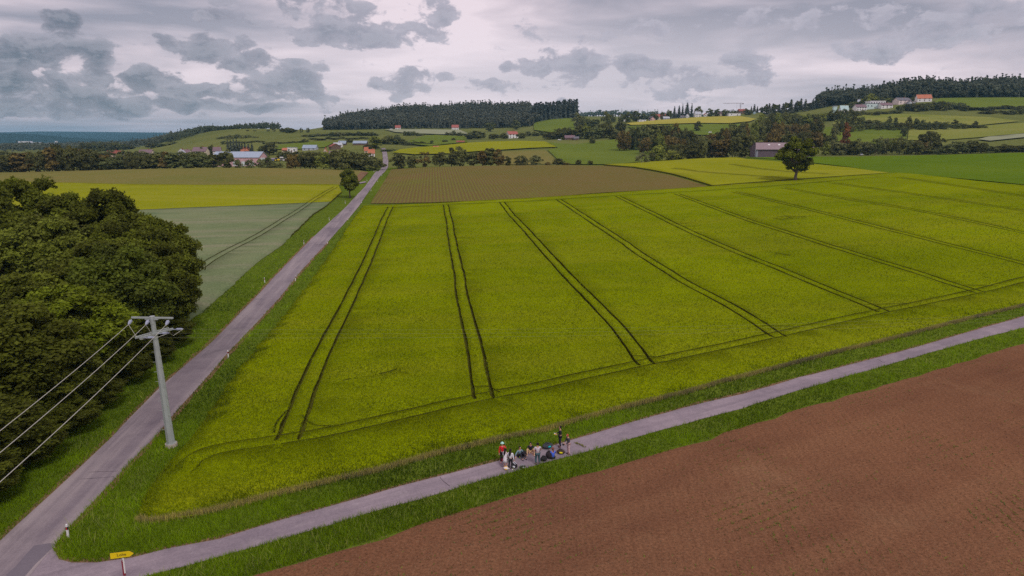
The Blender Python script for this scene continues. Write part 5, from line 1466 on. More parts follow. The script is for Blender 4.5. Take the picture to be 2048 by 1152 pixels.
def barn_long():
    X, Yy, z = at(478, 560); w, d = 39.0, 16.0
    root = empty('barn', (X, Yy, z), R(-6)); tag(root, 'long barn with a pale blue roof and pink walls behind the maize field', 'barn')
    H_ = ztop(478, 303, 560) - z; rh = 4.2; wh = H_ - rh
    b = MB(); b.box((0, 0, wh / 2 - 0.5), (w, d, wh + 1))
    for sx in (-1, 1): b.quadmesh([(sx * w / 2, -d / 2, wh), (sx * w / 2, d / 2, wh), (sx * w / 2, 0, wh + rh - .1)], [(0, 1, 2)])
    b.build('wall', colmat((0.62, 0.38, 0.41)), root)
    rb = MB(); ov = 0.5
    for sy in (-1, 1):
        e, ez = sy * (d / 2 + ov), wh - rh * ov / (d / 2)
        rb.quadmesh([(-w / 2 - .5, e, ez), (w / 2 + .5, e, ez), (w / 2 + .5, 0, wh + rh), (-w / 2 - .5, 0, wh + rh), (-w / 2 - .5, e, ez - .25), (w / 2 + .5, e, ez - .25), (w / 2 + .5, 0, wh + rh - .25), (-w / 2 - .5, 0, wh + rh - .25)], [(0, 1, 2, 3), (4, 7, 6, 5), (0, 4, 5, 1), (1, 5, 6, 2), (0, 3, 7, 4)])
    rb.build('roof', colmat((0.34, 0.40, 0.50)), root)
    for i in range(5):
        q = MB(); q.box((-w / 2 + 5 + i * 7, -d / 2 - 0.04, 1.7), (3.4, 0.1, 3.4)); q.build('door', colmat((0.62, 0.66, 0.68)), root)
    q = MB(); q.box((w / 2 + 0.04, -1.5, wh * 0.45), (0.1, 8, wh * 0.9)); q.build('gable_panel', colmat((0.62, 0.70, 0.72)), root)


barn_long()

# the town far behind at the left
for i, (px, py, w, hp, Y) in enumerate(((33, 291.5, 12, 2.5, 2550), (51, 290, 21, 7, 2600), (71, 290, 18, 5, 2600), (84, 290, 5, 3, 2580), (90, 290.5, 4, 3.5, 2580), (97, 290, 3, 4, 2580), (104, 288.5, 8, 2.5, 2600), (113, 288.5, 4, 6, 2600), (38, 297, 16, 2.5, 2200), (51, 298.5, 5, 3.5, 2150), (73, 297, 5, 2, 2200), (129, 292, 3.5, 5, 1900), (164, 287, 2, 3, 2500), (13, 293, 4, 1.5, 2500))):
    X, Yy, z = at(px, Y); zb = ztop(px, py + 1.5, Y); zt = ztop(px, py - hp, Y); W = w * Y / FPX
    zb = min(zb, z)
    lab = ['low white hall at the left end of the distant town', 'largest pale multi-storey block of the distant town', 'long white block right of the largest one in the distant town', 'small white block right of the long one', 'second small white block in the distant town', 'narrow white block in the distant town centre', 'low white hall left of the distant tower', 'white tower-like block at the right of the distant town', 'lower white factory hall in front of the distant town', 'small white annex right of the lower factory hall', 'tiny white hall just above the dark belt', 'small white gable poking out of the dark belt', 'single tiny white house far right of the town', 'tiny pale building at the far left frame edge'][i]
    root = empty('town_building', (X, Yy, zb)); tag(root, lab, 'building', 'buildings of the distant town')
    b = MB(); b.box((0, 0, (zt - zb) / 2), (W, W * 0.5, zt - zb)); b.build('wall', colmat((0.80, 0.80, 0.86)), root)
    b = MB(); b.box((0, 0, zt - zb + 0.5), (W + 1, W * 0.5 + 1, 1.0)); b.build('roof', colmat((0.55, 0.56, 0.62)), root)
    if w > 10:
        for k in range(6):
            b = MB(); b.box((-W / 2 + W * (k + .5) / 6, -W * 0.25 - 0.1, (zt - zb) * 0.6), (W / 12, 0.3, 2.0)); b.build('window', M['glass'], root)


# crane over the village
def crane():
    Y = 1230; X, Yy, z = at(1476, Y); top = ztop(1476, 207, Y) - z
    root = empty('tower_crane', (X, Yy, z)); tag(root, 'thin tower crane standing over the hilltop village', 'crane')
    m = colmat((0.25, 0.20, 0.22)); s = 0.7
    b = MB()
    for sx in (-s, s):
        for sy in (-s, s): b.tube([(sx, sy, 0), (sx, sy, top)], 0.13, 4)
    for k in range(int(top / 2)):
        sg = 1 if k % 2 else -1; b.tube([(-s * sg, -s, k * 2), (s * sg, -s, k * 2 + 2)], 0.09, 4)
    b.build('mast', m, root)
    j = MB(); L_ = 34 * Y / FPX
    for sy in (-.5, .5): j.tube([(3, sy, top), (-L_, sy, top)], 0.13, 4)
    j.tube([(3, 0, top + 1.2), (-L_, 0, top + .8)], 0.12, 4)
    for k in range(14): j.tube([(3 - k * L_ / 14, -.5, top), (3 - (k + .5) * L_ / 14, 0, top + 1), (3 - (k + 1) * L_ / 14, .5, top)], 0.07, 4)
    j.build('jib', m, root)
    c = MB(); c.box((4.2, 0, top - .4), (2.2, 1.4, 1.6)); c.build('counterweight', m, root)
    h = MB(); h.tube([(-6.5, 0, top), (-6.5, 0, top - 13)], 0.08, 4); h.box((-6.5, 0, top - 13.4), (.5, .5, .9)); h.build('hook_rope', m, root)


crane()


# ------------------------------------------------------------------ vehicles
def car(px, py, Y, body, label, rz=90, kind='car', scale=1.0):
    X, Yy, z = at(px, Y)
    root = empty(kind, (X, Yy, z + 0.15), R(rz)); root.scale = (scale,) * 3; tag(root, label, 'van' if kind == 'van' else 'car')
    h2 = 2.0 if kind == 'van' else 1.42
    prof_ = [(-2.1, .35), (-2.15, .8), (-1.9, .95), (-1.35, h2 - .05), (.6 if kind == 'car' else 1.1, h2), (1.25 if kind == 'car' else 1.6, .98), (2.05, .85), (2.15, .4)]
    b = MB(); n = len(prof_)
    vs = [(x, sy * (.86 if zz < 1 else .72), zz) for sy in (-1, 1) for x, zz in prof_]
    b.quadmesh(vs, [tuple(range(n))[::-1], tuple(range(n, 2 * n))] + [(i, (i + 1) % n, n + (i + 1) % n, n + i) for i in range(n)])
    b.build('body', body, root, bevel=0.06)
    w = MB()
    for sy in (-1, 1): w.box((-.15, sy * .80, h2 - .32), (1.7, .06, .36))
    w.build('side_windows', M['glass'], root)
    for sx, nm in ((-1, 'rear_window'), (1, 'windscreen')):
        q = MB(); q.box((sx * 1.15 + (-.45 if sx < 0 else -.12), 0, h2 - .28), (.1, 1.25, .42)); q.build(nm, M['glass'], root)
    for sx in (-1.35, 1.35):
        for sy in (-.8, .8):
            t = MB(); t.tube([(sx, sy - .1, .3), (sx, sy + .1, .3)], .32, 12); wo = t.build('wheel', M['rubber'], root)
            t = MB(); t.tube([(sx, sy * 1.14 - .02, .3), (sx, sy * 1.14 + .02, .3)], .17, 8); t.build('rim', M['pole'], wo)
    for sy in (-.6, .6):
        q = MB(); q.box((2.12, sy, .68), (.06, .3, .14)); q.build('headlight', M['white'], root)
    return root


carp = {k: plain('paint_' + k, c, 0.3, spec=0.6, var=0.03) for k, c in dict(white=(.75, .75, .77), black=(.02, .02, .025), blue=(.12, .17, .3), grey=(.3, .31, .34)).items()}
car(768.5, 331, 492, carp['black'], 'black car half hidden by trees on the far road', 85)
car(545, 317, 585, carp['blue'], 'dark blue car on the parking place left of the digger', 5)
car(568, 317, 585, carp['white'], 'white car at the right of the parking place', 70)
car(783.5, 256, 1200, carp['white'], 'white van beside the pale field at the forest', 0, 'van', 1.25)
car(1119, 283, 790, carp['white'], 'white car left of the brown house with the grey roof', 0)
car(1725, 309, 486, carp['grey'], 'light grey-blue car between trees at the green meadow', 75)
car(1419, 262, 870, carp['white'], 'white van by the pasture below the village', 0, 'van', 1.2)


def digger():
    X, Yy, z = at(552, 585); root = empty('tractor', (X, Yy, z)); root.scale = (1.3,) * 3
    tag(root, 'bright yellow tractor-like machine on the parking place', 'tractor')
    b = MB(); b.box((.9, 0, 1.2), (2.0, .9, .9)); b.box((-.5, 0, .95), (1.4, 1.0, .7)); b.build('body', M['yellow'], root, bevel=.06)
    b = MB(); b.box((-.5, 0, 2.0), (1.3, 1.3, 1.3), taper=.85); b.build('cab', M['glass'], root)
    b = MB(); b.box((-.5, 0, 2.72), (1.4, 1.4, .14)); b.build('roof', M['yellow'], root)
    for x, rr in ((-.8, .85), (1.4, .5)):
        for sy in (-.8, .8):
            t = MB(); t.tube([(x, sy - .2, rr), (x, sy + .2, rr)], rr, 14); w = t.build('wheel', M['rubber'], root)
            t = MB(); t.tube([(x, sy * 1.27 - .02, rr), (x, sy * 1.27 + .02, rr)], rr * .5, 10); t.build('rim', M['yellow'], w)


digger()
X, Yy, z = at(561, 585)
rt_ = empty('trailer', (X, Yy, z)); tag(rt_, 'white trailer with a raised frame next to the yellow machine', 'trailer')
b = MB(); b.box((0, 0, 3.2), (2.6, 2.0, .9)); b.build('tank', M['white'], rt_, bevel=.1)
for sx in (-1, 1):
    for sy in (-.8, .8):
        b = MB(); b.tube([(sx, sy, 0), (sx * .9, sy, 2.8)], .1, 6); b.build('leg', M['pole'], rt_)
far_sheet('parking_place', [(538, 320), (541, 317.5), (572, 317.5), (572, 321), (560, 321)], M['asphalt_track'], 0.4, 'pale parking place with machines between the trees', 6, 'pavement')


# ------------------------------------------------------------------ power pole and wires
def power_pole():
    bx, by = hit(343, 893)
    root = empty('power_pole', (bx, by, 0)); tag(root, 'tapered grey power pole with two crossarms beside the road', 'pole')
    Ht = 11.15; ln = Vector((-0.42, 0.05, 0))                 # it leans a little to the left
    c = lambda h: Vector((0, 0, h)) + ln * (h / Ht)
    b = MB(); b.tube([c(0.25), c(4), c(8), c(Ht)], [.34, .29, .23, .17], 8); b.build('shaft', M['pole'], root)
    b = MB(); b.tube([(0, 0, -.3), (0, 0, .32)], [.50, .47], 20); cl = b.build('base_collar', M['concrete'], root)
    b = MB(); b.tube([(0, 0, .30), (0, 0, .36)], .41, 16); b.build('collar_ring', M['pole'], cl)
    for k in range(20):
        h = 1.6 + k * .42; rr = .36 - (.17 * h / Ht); sd_ = 1 if k % 2 else -1
        b = MB(); p = c(h); b.tube([p + Vector((sd_ * rr * .8, -rr * .5, 0)), p + Vector((sd_ * (rr + .16), -rr * .7, 0))], .014, 5); b.build('step_bolt', M['pole'], root)
    t = c(Ht)
    a1 = R(-3); d1 = Vector((math.cos(a1), math.sin(a1), 0)); wd = Vector((0.17, -1, 0)).normalized()
    b = MB()
    b.box((t.x, t.y, t.z + .02), (3.45, .13, .13), a1)
    b.box((t.x, t.y - .14, t.z - .08), (1.1, .04, .08), a1)
    b.tube([t + Vector((0, 0, -.5)), t + Vector((0, 0, .16))], .21, 8)
    arm = b.build('crossarm', M['pole'], root)
    W = []
    for k, x in enumerate((-1.62, -.2, 1.45)):
        p = t + d1 * x + Vector((0, -.2, -.1)); e = p + wd * .75 + Vector((0, 0, -.22))
        i = MB(); i.tube([p, p + (e - p) * .2, p + (e - p) * .3, p + (e - p) * .75, e], [.03, .04, .14, .12, .04], 8); i.build('insulator', M['ceramic'], root)
        W.append(e)
    # lower crossarm, turned towards the line leaving to the right
    l = c(Ht - 1.35); d2 = Vector((.40, .92, 0)).normalized(); a2 = math.atan2(d2.y, d2.x)
    b = MB(); b.box(tuple(l + Vector((.22, -.08, .08))), (3.1, .12, .16), a2); b.box(tuple(l + Vector((-.22, .08, .08))), (3.1, .12, .16), a2); b.build('crossarm', M['pole'], root)
    rd = Vector((.985, .17, 0)).normalized(); W2 = []
    for x in (-1.35, 0, 1.35):
        p = l + d2 * x + Vector((.3, 0, .05)); e = p + rd * .85
        i = MB(); i.tube([p, p + rd * .25, p + rd * .35, p + rd * .7, e], [.03, .03, .10, .09, .03], 8); i.build('insulator', M['ceramic'], root)
        W2.append(e)
    for p, q in zip(W, W2):
        j = MB(); m_ = (p + q) / 2 + Vector((-.25, .1, -.75)); j.tube([p, p.lerp(m_, .6) + Vector((0, 0, -.2)), m_, m_.lerp(q, .6), q], .016, 5); j.build('jumper_wire', M['wire'], root)
    for nm, PW, dv, Ln, sag, lb, gr, rr in (('power_line', W, wd, 62, 1.1, ['left of the three thick wires running off the left frame edge', 'middle of the three thick wires running off the left frame edge', 'right and lowest of the three thick wires running off the left edge'], 'thick wires of the near power line', .020),
                                    ('power_line', W2, rd, 150, 2.2, ['lowest of the three thin wires crossing the road to the right', 'middle of the three thin wires crossing the road to the right', 'upper of the three thin wires crossing the road to the right'], 'thin wires crossing the road', .003)):
        for k, p in enumerate(PW):
            wm = M['wire'] if rr > .01 else M['thin_wire']
            s0 = p + Vector((bx, by, 0)); b = MB(); n = 30
            b.tube([s0 + dv * (Ln * i / n) + Vector((0, 0, -4 * sag * (i / n) * (1 - i / n))) for i in range(n + 1)], rr, 6)
            o = b.build(nm, wm); tag(o, lb[k], 'wire', gr)


power_pole()


# ------------------------------------------------------------------ road posts and sign
def guide_post(px, py, label, refl=M['red'], rz=0):
    x, y = hit(px, py)
    z = float(H(x, y)); root = empty('guide_post', (x, y, z), R(rz)); tag(root, label, 'road post', 'white guide posts along the road')
    s = 1.0 if y < 150 else 1.0 + (y - 150) / 900
    root.scale = (s, s, 1)
    b = MB(); b.box((0, 0, .5), (.13, .11, 1.04), taper=.85); b.build('post_body', M['white'], root, bevel=.015)
    b = MB(); b.box((0, 0, .74), (.128, .112, .2)); b.build('black_band', M['black'], root)
    b = MB(); b.box((0, -.062, .74), (.06, .012, .15)); b.build('reflector', refl, root)


for px, py, lb in ((137, 1077, 'nearest guide post at the junction corner, red reflector'), (457, 717, 'guide post on the right verge behind the power pole'), (591, 562, 'third guide post on the right road edge'),
                   (655, 488, 'fourth guide post on the right road edge'), (696, 441, 'fifth guide post on the right road edge'), (723, 406, 'sixth guide post on the right, by the barley corner'),
                   (742, 382, 'seventh guide post on the right, beside the ridged field'), (755.5, 364, 'eighth guide post on the right road edge, far away'), (763.5, 352, 'last guide post on the right before the crest'),
                   (529.5, 566, 'nearest guide post on the left road verge'), (608, 489, 'second guide post on the left road verge'), (658.5, 441, 'third guide post on the left road verge'),
                   (690.5, 407, 'guide post on the left just below the lone egg-shaped tree'), (734, 362, 'guide post on the left by the dirt side path'), (748, 344, 'last guide post on the left before the crest')):
    guide_post(px, py, lb)


def road_sign():
    x, y = hit(253, 1178)
    zt = ztop(253, 1108, y)
    root = empty('direction_sign', (x, y, 0), R(14)); tag(root, 'yellow arrow-shaped direction sign on a grey post at the junction', 'road sign')
    b = MB(); b.tube([(0, 0, -.2), (0, 0, zt + .1)], .038, 8); b.build('post', M['pole'], root)
    hw, hh, y0 = .60, .185, -.07
    def plate(k, yy, mat, nm, par=root):
        pts = [(-hw * k, -hh * k), (hw * .72 * k, -hh * k), (hw * k + .06, 0), (hw * .72 * k, hh * k), (-hw * k, hh * k)]
        q = MB(); vs = [(px_, yy, zt + pz_) for px_, pz_ in pts] + [(px_, yy + .02, zt + pz_) for px_, pz_ in pts]
        q.quadmesh(vs, [(0, 1, 2, 3, 4), (9, 8, 7, 6, 5)] + [(i, i + 5, (i + 1) % 5 + 5, (i + 1) % 5) for i in range(5)]); return q.build(nm, mat, par)
    pl = plate(1.0, y0, M['black'], 'sign_border'); plate(.96, y0 - .004, M['yellow'], 'sign_face')
    fc = bpy.data.curves.new('lettering', 'FONT'); fc.body = 'Lohe'; fc.size = .24; fc.align_x = 'CENTER'; fc.align_y = 'CENTER'; fc.extrude = .002
    fc.materials.append(M['black']); tf = bpy.data.objects.new('lettering', fc); COL.objects.link(tf); bpy.context.view_layer.update(); lm = bpy.data.meshes.new_from_object(tf); bpy.data.objects.remove(tf); fo = bpy.data.objects.new('lettering', lm); COL.objects.link(fo); fo.parent = root
    fo.location = (.0, y0 - .010, zt); fo.rotation_euler = (R(90), 0, 0)
    b = MB(); b.box((.055, -.06, zt - .72), (.07, .03, .95)); mk = b.build('marker_board', M['white'], root)
    b = MB(); b.box((-.02, -.062, zt - .85), (.075, .03, .95)); b.box((.055, -.062, zt - 1.26), (.072, .03, .14)); b.build('red_stripe', colmat((.25, .03, .05)), mk)


road_sign()


# ------------------------------------------------------------------ people
def skin_mesh(name, verts, edges, radii, mat, parent, sub=1, root_i=0):
    me = bpy.data.meshes.new(name); me.from_pydata([tuple(v) for v in verts], edges, []); me.materials.append(mat)
    o = bpy.data.objects.new(name, me); COL.objects.link(o); o.parent = parent
    sk = o.modifiers.new('skin', 'SKIN'); sk.use_smooth_shade = True
    if not me.skin_vertices: me.skin_vertices.new()
    for i, rr in enumerate(radii):
        me.skin_vertices[0].data[i].radius = (rr, rr) if isinstance(rr, (int, float)) else rr
        me.skin_vertices[0].data[i].use_root = (i == root_i)
    ss = o.modifiers.new('smooth', 'SUBSURF'); ss.levels = sub; ss.render_levels = sub
    return o


SK = plain('skin', (0.55, 0.30, 0.21), 0.55, var=0.05)
FAB = {}


def fab(c):
    if c not in FAB: FAB[c] = plain('fabric', c, 0.9, var=0.18, sc=9, bump=0.3)
    return FAB[c]


def person(px, py, face, label, pose='stand', arms=('down', 'down'), top=(.5, .5, .5), leg=(.02, .02, .02), shoe=(.05, .05, .05), hair=(.015, .01, .01), sleeves='long', hairlen='short', legs='long', hat=None, dress=None, lean=0.0, headdown=0.0, Hh=1.74, build=1.0, spread=0.0):
    """one person: a continuous body in the pose of the photo, with clothes and hair as parts. local +y is where the person looks"""
    x, y = hit(px, py); root = empty('person', (x, y, 0.022), R(face)); tag(root, label, 'person')
    k = Hh / 1.74; root.scale = (k * build, k * build, k)
    V3 = Vector
    if pose == 'stand':
        pel = V3((0, 0, .95)); hips = [V3((s * .095, 0, .90)) for s in (-1, 1)]
        knees = [V3((s * (.11 + spread * .3), .03, .49)) for s in (-1, 1)]; ank = [V3((s * (.12 + spread), -.02, .085)) for s in (-1, 1)]
        up = V3((0, lean, 1)).normalized()
    else:                                        # sitting on the ground
        pel = V3((0, 0, .13)); hips = [V3((s * .10, .03, .11)) for s in (-1, 1)]
        kz = .46 if pose == 'sit' else .36
        knees = [V3((s * (.17 + spread), .38, kz)) for s in (-1, 1)]; ank = [V3((s * (.15 + spread * 1.5), .66 if pose == 'sit' else .74, .08)) for s in (-1, 1)]
        up = V3((0, .12 + lean, 1)).normalized()
    waist = pel + up * .16; chest = pel + up * .36; neck = pel + up * .53
    hd = (up + V3((0, headdown, 0))).normalized(); head = neck + V3((0, .012, .075)) + hd * .07; crown = head + hd * .115
    sh = [neck + V3((s * .185, 0, -.06)) for s in (-1, 1)]
    el, wr = [], []
    for i, s in enumerate((-1, 1)):
        a = arms[i]; S = sh[i]
        if a == 'down': e, w = S + V3((s * .06, -.03, -.29)), S + V3((s * .09, .05, -.54))
        elif a == 'hold': e, w = S + V3((s * .07, .02, -.28)), S + V3((s * -.06, .27, -.30))
        elif a == 'face': e, w = S + V3((s * .10, .12, -.24)), S + V3((s * -.05, .22, -.02))
        elif a == 'low': e, w = S + V3((s * .08, .06, -.27)), S + V3((s * -.04, .26, -.42))
        elif a == 'back': e, w = S + V3((s * .12, -.14, -.25)), S + V3((s * .14, -.26, -.45))
        elif a == 'knee': e, w = S + V3((s * .10, .14, -.22)), S + V3((s * .03, .36, -.25))
        else: e, w = S + V3((s * .24, .05, -.22)), S + V3((s * .34, .16, -.36))
        el.append(e); wr.append(w)
    v, e, rd = [], [], []
    def add(p, rr, par=None):
        v.append(p); rd.append(rr)
        if par is not None: e.append((par, len(v) - 1))
        return len(v) - 1
    i0 = add(pel, .115); i1 = add(waist, .10, i0); i2 = add(chest, (.125, .105), i1); i3 = add(neck, .055, i2)
    i4 = add(head + V3((0, -.005, -.045)), .062, i3); i5 = add(head + hd * .035, .088, i4); add(crown - hd * .01, .06, i5)
    add(head + V3((0, .105, -.015)), .014, i5)                                # nose
    add(head + V3((-.085, 0, 0)), .016, i5); add(head + V3((.085, 0, 0)), .016, i5)   # ears
    for i, s in enumerate((-1, 1)):
        a = add(sh[i], .050, i2); b = add(el[i], .038, a); c = add(wr[i], .026, b)
        d = (wr[i] - el[i]).normalized(); side = d.cross(V3((0, 0, 1)) if abs(d.z) < .9 else V3((0, 1, 0))).normalized(); nrm = d.cross(side)
        pm = add(wr[i] + d * .055, .030, c)
        for f, (o_, L_) in enumerate(((-.030, .078), (-.010, .088), (.010, .083), (.029, .066))):
            kn = add(wr[i] + d * .095 + side * o_, .0105, pm)
            m1 = add(v[kn] + (d * .8 + nrm * .35).normalized() * L_ * .5, .0095, kn); add(v[m1] + (d * .45 + nrm * .8).normalized() * L_ * .5, .0085, m1)
        t1 = add(wr[i] + d * .045 - side * .042 + nrm * .01, .012, pm); add(v[t1] + (d * .75 - side * .5).normalized() * .045, .0095, t1)
        hp = add(hips[i], .088, i0); kn = add(knees[i], .056, hp); an = add(ank[i], .038, kn); add(ank[i] + V3((s * .02, .15, -.045)), .032, an)
    skin_mesh('body', v, e, rd, SK, root)
    # clothes
    if dress is None:
        tv = [pel + up * -.02, waist, chest, neck + up * -.03]; tr = [.135, .128, (.152, .13), .075]; te = [(0, 1), (1, 2), (2, 3)]
        for i in range(2):
            a = len(tv); tv += [sh[i]]; tr += [.072]; te.append((2, a))
            if sleeves == 'long': tv += [el[i], el[i].lerp(wr[i], .93)]; tr += [.056, .040]; te += [(a, a + 1), (a + 1, a + 2)]
            else: tv += [sh[i].lerp(el[i], .7)]; tr += [.060]; te += [(a, a + 1)]
        skin_mesh('top', tv, te, tr, fab(top), root)
    else:
        b = MB(); b.tube([pel + up * -.36, pel + up * -.1, pel + up * .1, waist, chest, neck + up * -.02], [.235, .20, .165, .155, .165, .08], 14)
        for i in range(2): b.tube([sh[i], el[i], el[i].lerp(wr[i], .9)], [.075, .062, .048], 8)
        b.build('dress', fab(dress), root, smooth=True)
    if legs != 'bare':
        q = 1.0 if legs == 'long' else .0
        lv = [pel, hips[0], hips[1]]; lr = [.135, .105, .105]; le = [(0, 1), (0, 2)]
        for i in range(2):
            a = len(lv)
            if legs == 'long': lv += [knees[i], ank[i] + V3((0, 0, .03))]; lr += [.078, .060]; le += [(1 + i, a), (a, a + 1)]
            else: lv += [hips[i].lerp(knees[i], .85)]; lr += [.085]; le += [(1 + i, a)]
        skin_mesh('trousers', lv, le, lr, fab(leg), root)
    for i, s in enumerate((-1, 1)):
        skin_mesh('shoe', [ank[i] + V3((0, -.05, -.035)), ank[i] + V3((0, .04, -.03)), ank[i] + V3((s * .02, .17, -.042))], [(0, 1), (1, 2)], [.044, .050, .038], fab(shoe), root)
    b = MB(); hc = head + hd * .045 + V3((0, -.018, .012)); b.ball(hc, (.104, .112, .105), 14, 9, .03)
    if hairlen == 'long': b.tube([hc + V3((0, -.07, 0)), neck + V3((0, -.10, -.02)), chest + V3((0, -.135, .02)), chest + V3((0, -.14, -.10))], [.085, .095, .08, .03], 10)
    if hairlen == 'tail': b.tube([hc + V3((0, -.09, .02)), hc + V3((0, -.15, -.06)), neck + V3((0, -.11, -.08))], [.035, .045, .02], 8)
    vs = [(p[0], min(p[1], hc.y + .055 + max(0, p[2] - hc.z - .05) * .6) if p[2] > neck.z - .02 else p[1], p[2]) for p in b.v]; b.v = vs
    b.build('hair', fab(hair), root, smooth=True)
    if hat:
        b = MB(); b.ball(hc + V3((0, 0, .03)), (.118, .125, .10), 14, 8); b.tube([hc + V3((0, 0, .01)), hc + V3((0, 0, .035))], [.17, .125], 14); b.build('hat', fab(hat), root, smooth=True)
    for s in (-1, 1):
        b = MB(); b.ball(head + V3((s * .033, .083, .022)), .011, 8, 6); b.build('eye', M['black'], root)
    b = MB(); b.ball(head + V3((0, .082, -.052)), (.024, .009, .007), 8, 6); b.build('mouth', fab((.35, .09, .08)), root)
    return root, wr


PE = {}
person(1004.5, 926, 200, 'standing person in a long red jacket and mint hat, hand raised', arms=('face', 'down'), top=(.62, .02, .03), leg=(.02, .015, .02), shoe=(.7, .3, .35), hat=(.42, .72, .66), hair=(.5, .35, .2), headdown=.25)
person(1011, 937, -35, 'standing person in a short white dress with long black hair', arms=('hold', 'hold'), dress=(.80, .76, .80), legs='bare', shoe=(.75, .7, .72), hairlen='long', Hh=1.64)
person(1021, 940, -25, 'standing person in a white pullover, black trousers and white sneakers', arms=('low', 'down'), top=(.76, .75, .80), leg=(.03, .03, .035), shoe=(.85, .82, .88), hairlen='long', spread=.03, Hh=1.72)
person(1038.5, 914, 215, 'person in a grey-blue jacket sitting on the track edge', pose='sit', arms=('knee', 'out'), top=(.17, .25, .30), leg=(.02, .02, .03), shoe=(.05, .05, .08))
person(1061, 905, 180, 'person in a black shirt and beige trousers sitting with knees apart', pose='sit', arms=('low', 'low'), top=(.02, .015, .03), leg=(.55, .36, .20), shoe=(.6, .4, .3), sleeves='short', spread=.10, headdown=.35)
person(1075, 929, 10, 'standing person in a light grey T-shirt and dark teal jeans', arms=('down', 'low'), top=(.52, .45, .52), leg=(.06, .11, .13), shoe=(.03, .03, .05), sleeves='short', build=1.12, Hh=1.80)
person(1106, 918, 20, 'person in a bright blue hoodie sitting with their back turned', pose='sit', arms=('knee', 'knee'), top=(.06, .13, .62), leg=(.02, .02, .03), hair=(.20, .05, .03), hairlen='tail')
person(1120, 895, 95, 'person all in black standing on the grass side holding something yellow', arms=('hold', 'hold'), top=(.015, .012, .025), leg=(.02, .018, .035), shoe=(.10, .05, .06), Hh=1.88)
person(1137, 909, 110, 'person in a black jacket and pale pink trousers looking down', arms=('low', 'low'), top=(.055, .05, .065), leg=(.62, .42, .44), shoe=(.10, .05, .05), hair=(.42, .07, .05), headdown=.7, lean=.12, Hh=1.78)


def bag(px, py, size, mat, label, rz=0, name='backpack', acc=None, h=None, ps=1.0):
    x, y = hit(px, py); root = empty(name, (x, y, 0.024), R(rz)); tag(root, label, 'bag')
    w, d = size; h = h or w * .55
    b = MB(); b.ball((0, 0, h * .5), (w / 2, d / 2, h * .52), 14, 9, .05); b.v = [(p[0], p[1], max(p[2], 0.0)) for p in b.v]; bd = b.build('bag_body', mat, root, smooth=True)
    b = MB(); b.ball((w * .05, -d * (.36 + .08 * (1 - ps)), h * (.4 + .3 * (1 - ps))), (w * .30 * ps, d * .20, h * .30 * ps), 12, 7, .03); b.build('pocket', acc or mat, root, smooth=True)
    for s in (-1, 1):
        b = MB(); b.tube([(-w * .38, s * d * .12, h * .7), (-w * .1, s * d * .2, h * 1.12), (w * .3, s * d * .15, h * .85)], .022, 6); b.build('strap', (acc if ps == 1.0 and acc else M['black']), root)
    return root


black = fab((.02, .017, .02))
bag(1046.5, 913, (.62, .42), black, 'black jacket-like bag in front of the person in grey-blue', -30, 'bag', h=.5)
bag(1045, 937, (.50, .34), black, 'small black backpack lying alone near the grass', 20, acc=fab((.35, .35, .37)))
bag(1028.5, 936, (.58, .42), black, 'black backpack with a white top beside the white sneakers', -40, acc=fab((.75, .75, .85)), h=.42)
bag(1087.5, 922, (.62, .42), black, 'black backpack lying right of the person in teal jeans', 30, h=.4)
bag(1098.5, 917, (.60, .45), fab((.03, .02, .025)), 'round black bag leaning against the person in blue', 0, h=.62)
bag(1095, 897, (.95, .60), fab((.05, .055, .065)), 'large dark backpack with a turquoise front lying on the track', 25, acc=fab((.01, .42, .48)), h=.45, ps=.55)
bag(1121.5, 908, (.72, .42), fab((.07, .045, .03)), 'brown backpack with a yellow top lying on the track', -15, acc=fab((.75, .65, .02)), h=.36, ps=.75)
bag(1006, 923, (.35, .25), fab((.55, .02, .04)), 'small red bag behind the legs of the person in red', 0, 'bag', h=.3)
bag(1012, 940, (.42, .30), fab((.80, .74, .76)), 'white bag with a yellow side at the feet of the dress wearer', -20, 'bag', acc=fab((.80, .50, .10)), h=.26)
bag(1025.5, 917, (.36, .30), fab((.10, .08, .10)), 'dark grey bag behind the person in the white pullover', 0, 'bag', h=.36)
bag(1071, 905, (.3, .24), fab((.12, .02, .03)), 'small dark red bag between the sitting and the standing person', 0, 'bag', h=.28)


def small(px, py, Z, name, label, cat, build):
    x, y = hit(px, py); r_ = empty(name, (x, y, Z)); tag(r_, label, cat); build(r_)


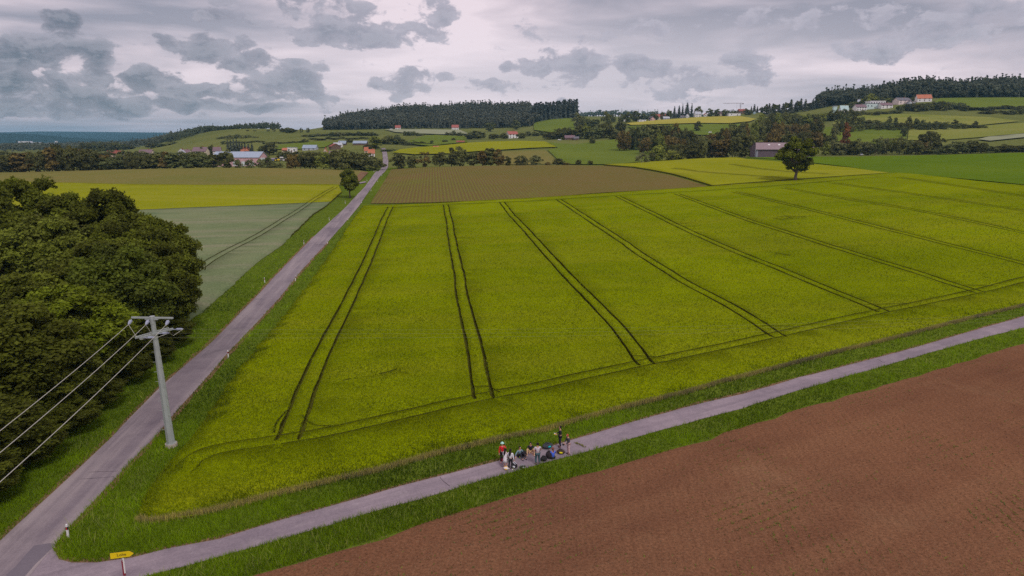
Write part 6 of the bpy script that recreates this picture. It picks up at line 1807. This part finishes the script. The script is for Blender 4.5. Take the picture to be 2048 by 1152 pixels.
def _bottle(r_):
    b = MB(); b.tube([(0, 0, 0), (0, 0, .17), (0, 0, .21)], [.04, .04, .016], 10); b.build('bottle_body', fab((.35, .50, .03)), r_); b = MB(); b.tube([(0, 0, .21), (0, 0, .24)], .018, 8); b.build('cap', M['white'], r_)


small(1039, 916, .024, 'bottle', 'small yellow-green bottle at the feet of the person in grey-blue', 'bottle', _bottle)


def _camera(r_):
    b = MB(); b.box((0, 0, 0), (.15, .09, .13)); b.build('camera_body', M['black'], r_, bevel=.01); b = MB(); b.tube([(0, -.04, 0), (0, -.14, 0)], .045, 12); b.build('lens', M['black'], r_)


_x, _y = hit(1137, 909); _c = Vector((_x, _y, .022)) + Matrix.Rotation(R(110), 3, 'Z') @ Vector((0.0, .50, .93))
r_ = empty('camera_device', _c, R(110)); tag(r_, 'black camera held low by the person in pale pink trousers', 'camera'); _camera(r_)
_x, _y = hit(1120, 895); _c = Vector((_x, _y, .022)) + Matrix.Rotation(R(95), 3, 'Z') @ Vector((0.0, .46, 1.21))
r_ = empty('snack_box', _c, R(95)); tag(r_, 'small yellow box held by the person in black', 'box')
b = MB(); b.box((0, 0, 0), (.16, .10, .09)); b.build('box_body', M['yellow'], r_, bevel=.01); b = MB(); b.box((0, 0, .05), (.15, .09, .015)); b.build('lid', M['white'], r_)
# fallen twig
x, y = hit(1160, 891)
r_ = empty('twig', (x, y, .04), R(-50)); tag(r_, 'fallen leafy twig on the track right of the group', 'twig')
b = MB(); b.tube([(-.75, 0, .02), (0, .05, .05), (.7, -.03, .03)], [.012, .015, .006], 6); b.build('stem', M['bark'], r_)
P_ = np.column_stack([r.uniform(-.5, .6, 60), r.normal(0, .07, 60), r.uniform(.02, .12, 60)]); V_, F_ = leaf_quads(P_, unit(60), .055, r)
q_ = mesh_np('leaves', V_, F_, M['leaf'], var=np.full(len(V_), .8), parent=r_); q_.color = (1.4, 1.2, 1, 1)

order_labels()

for o in COL.objects:
    if 'label' in o and len(o['label'].split()) > 16: print('LONG', o['label'])
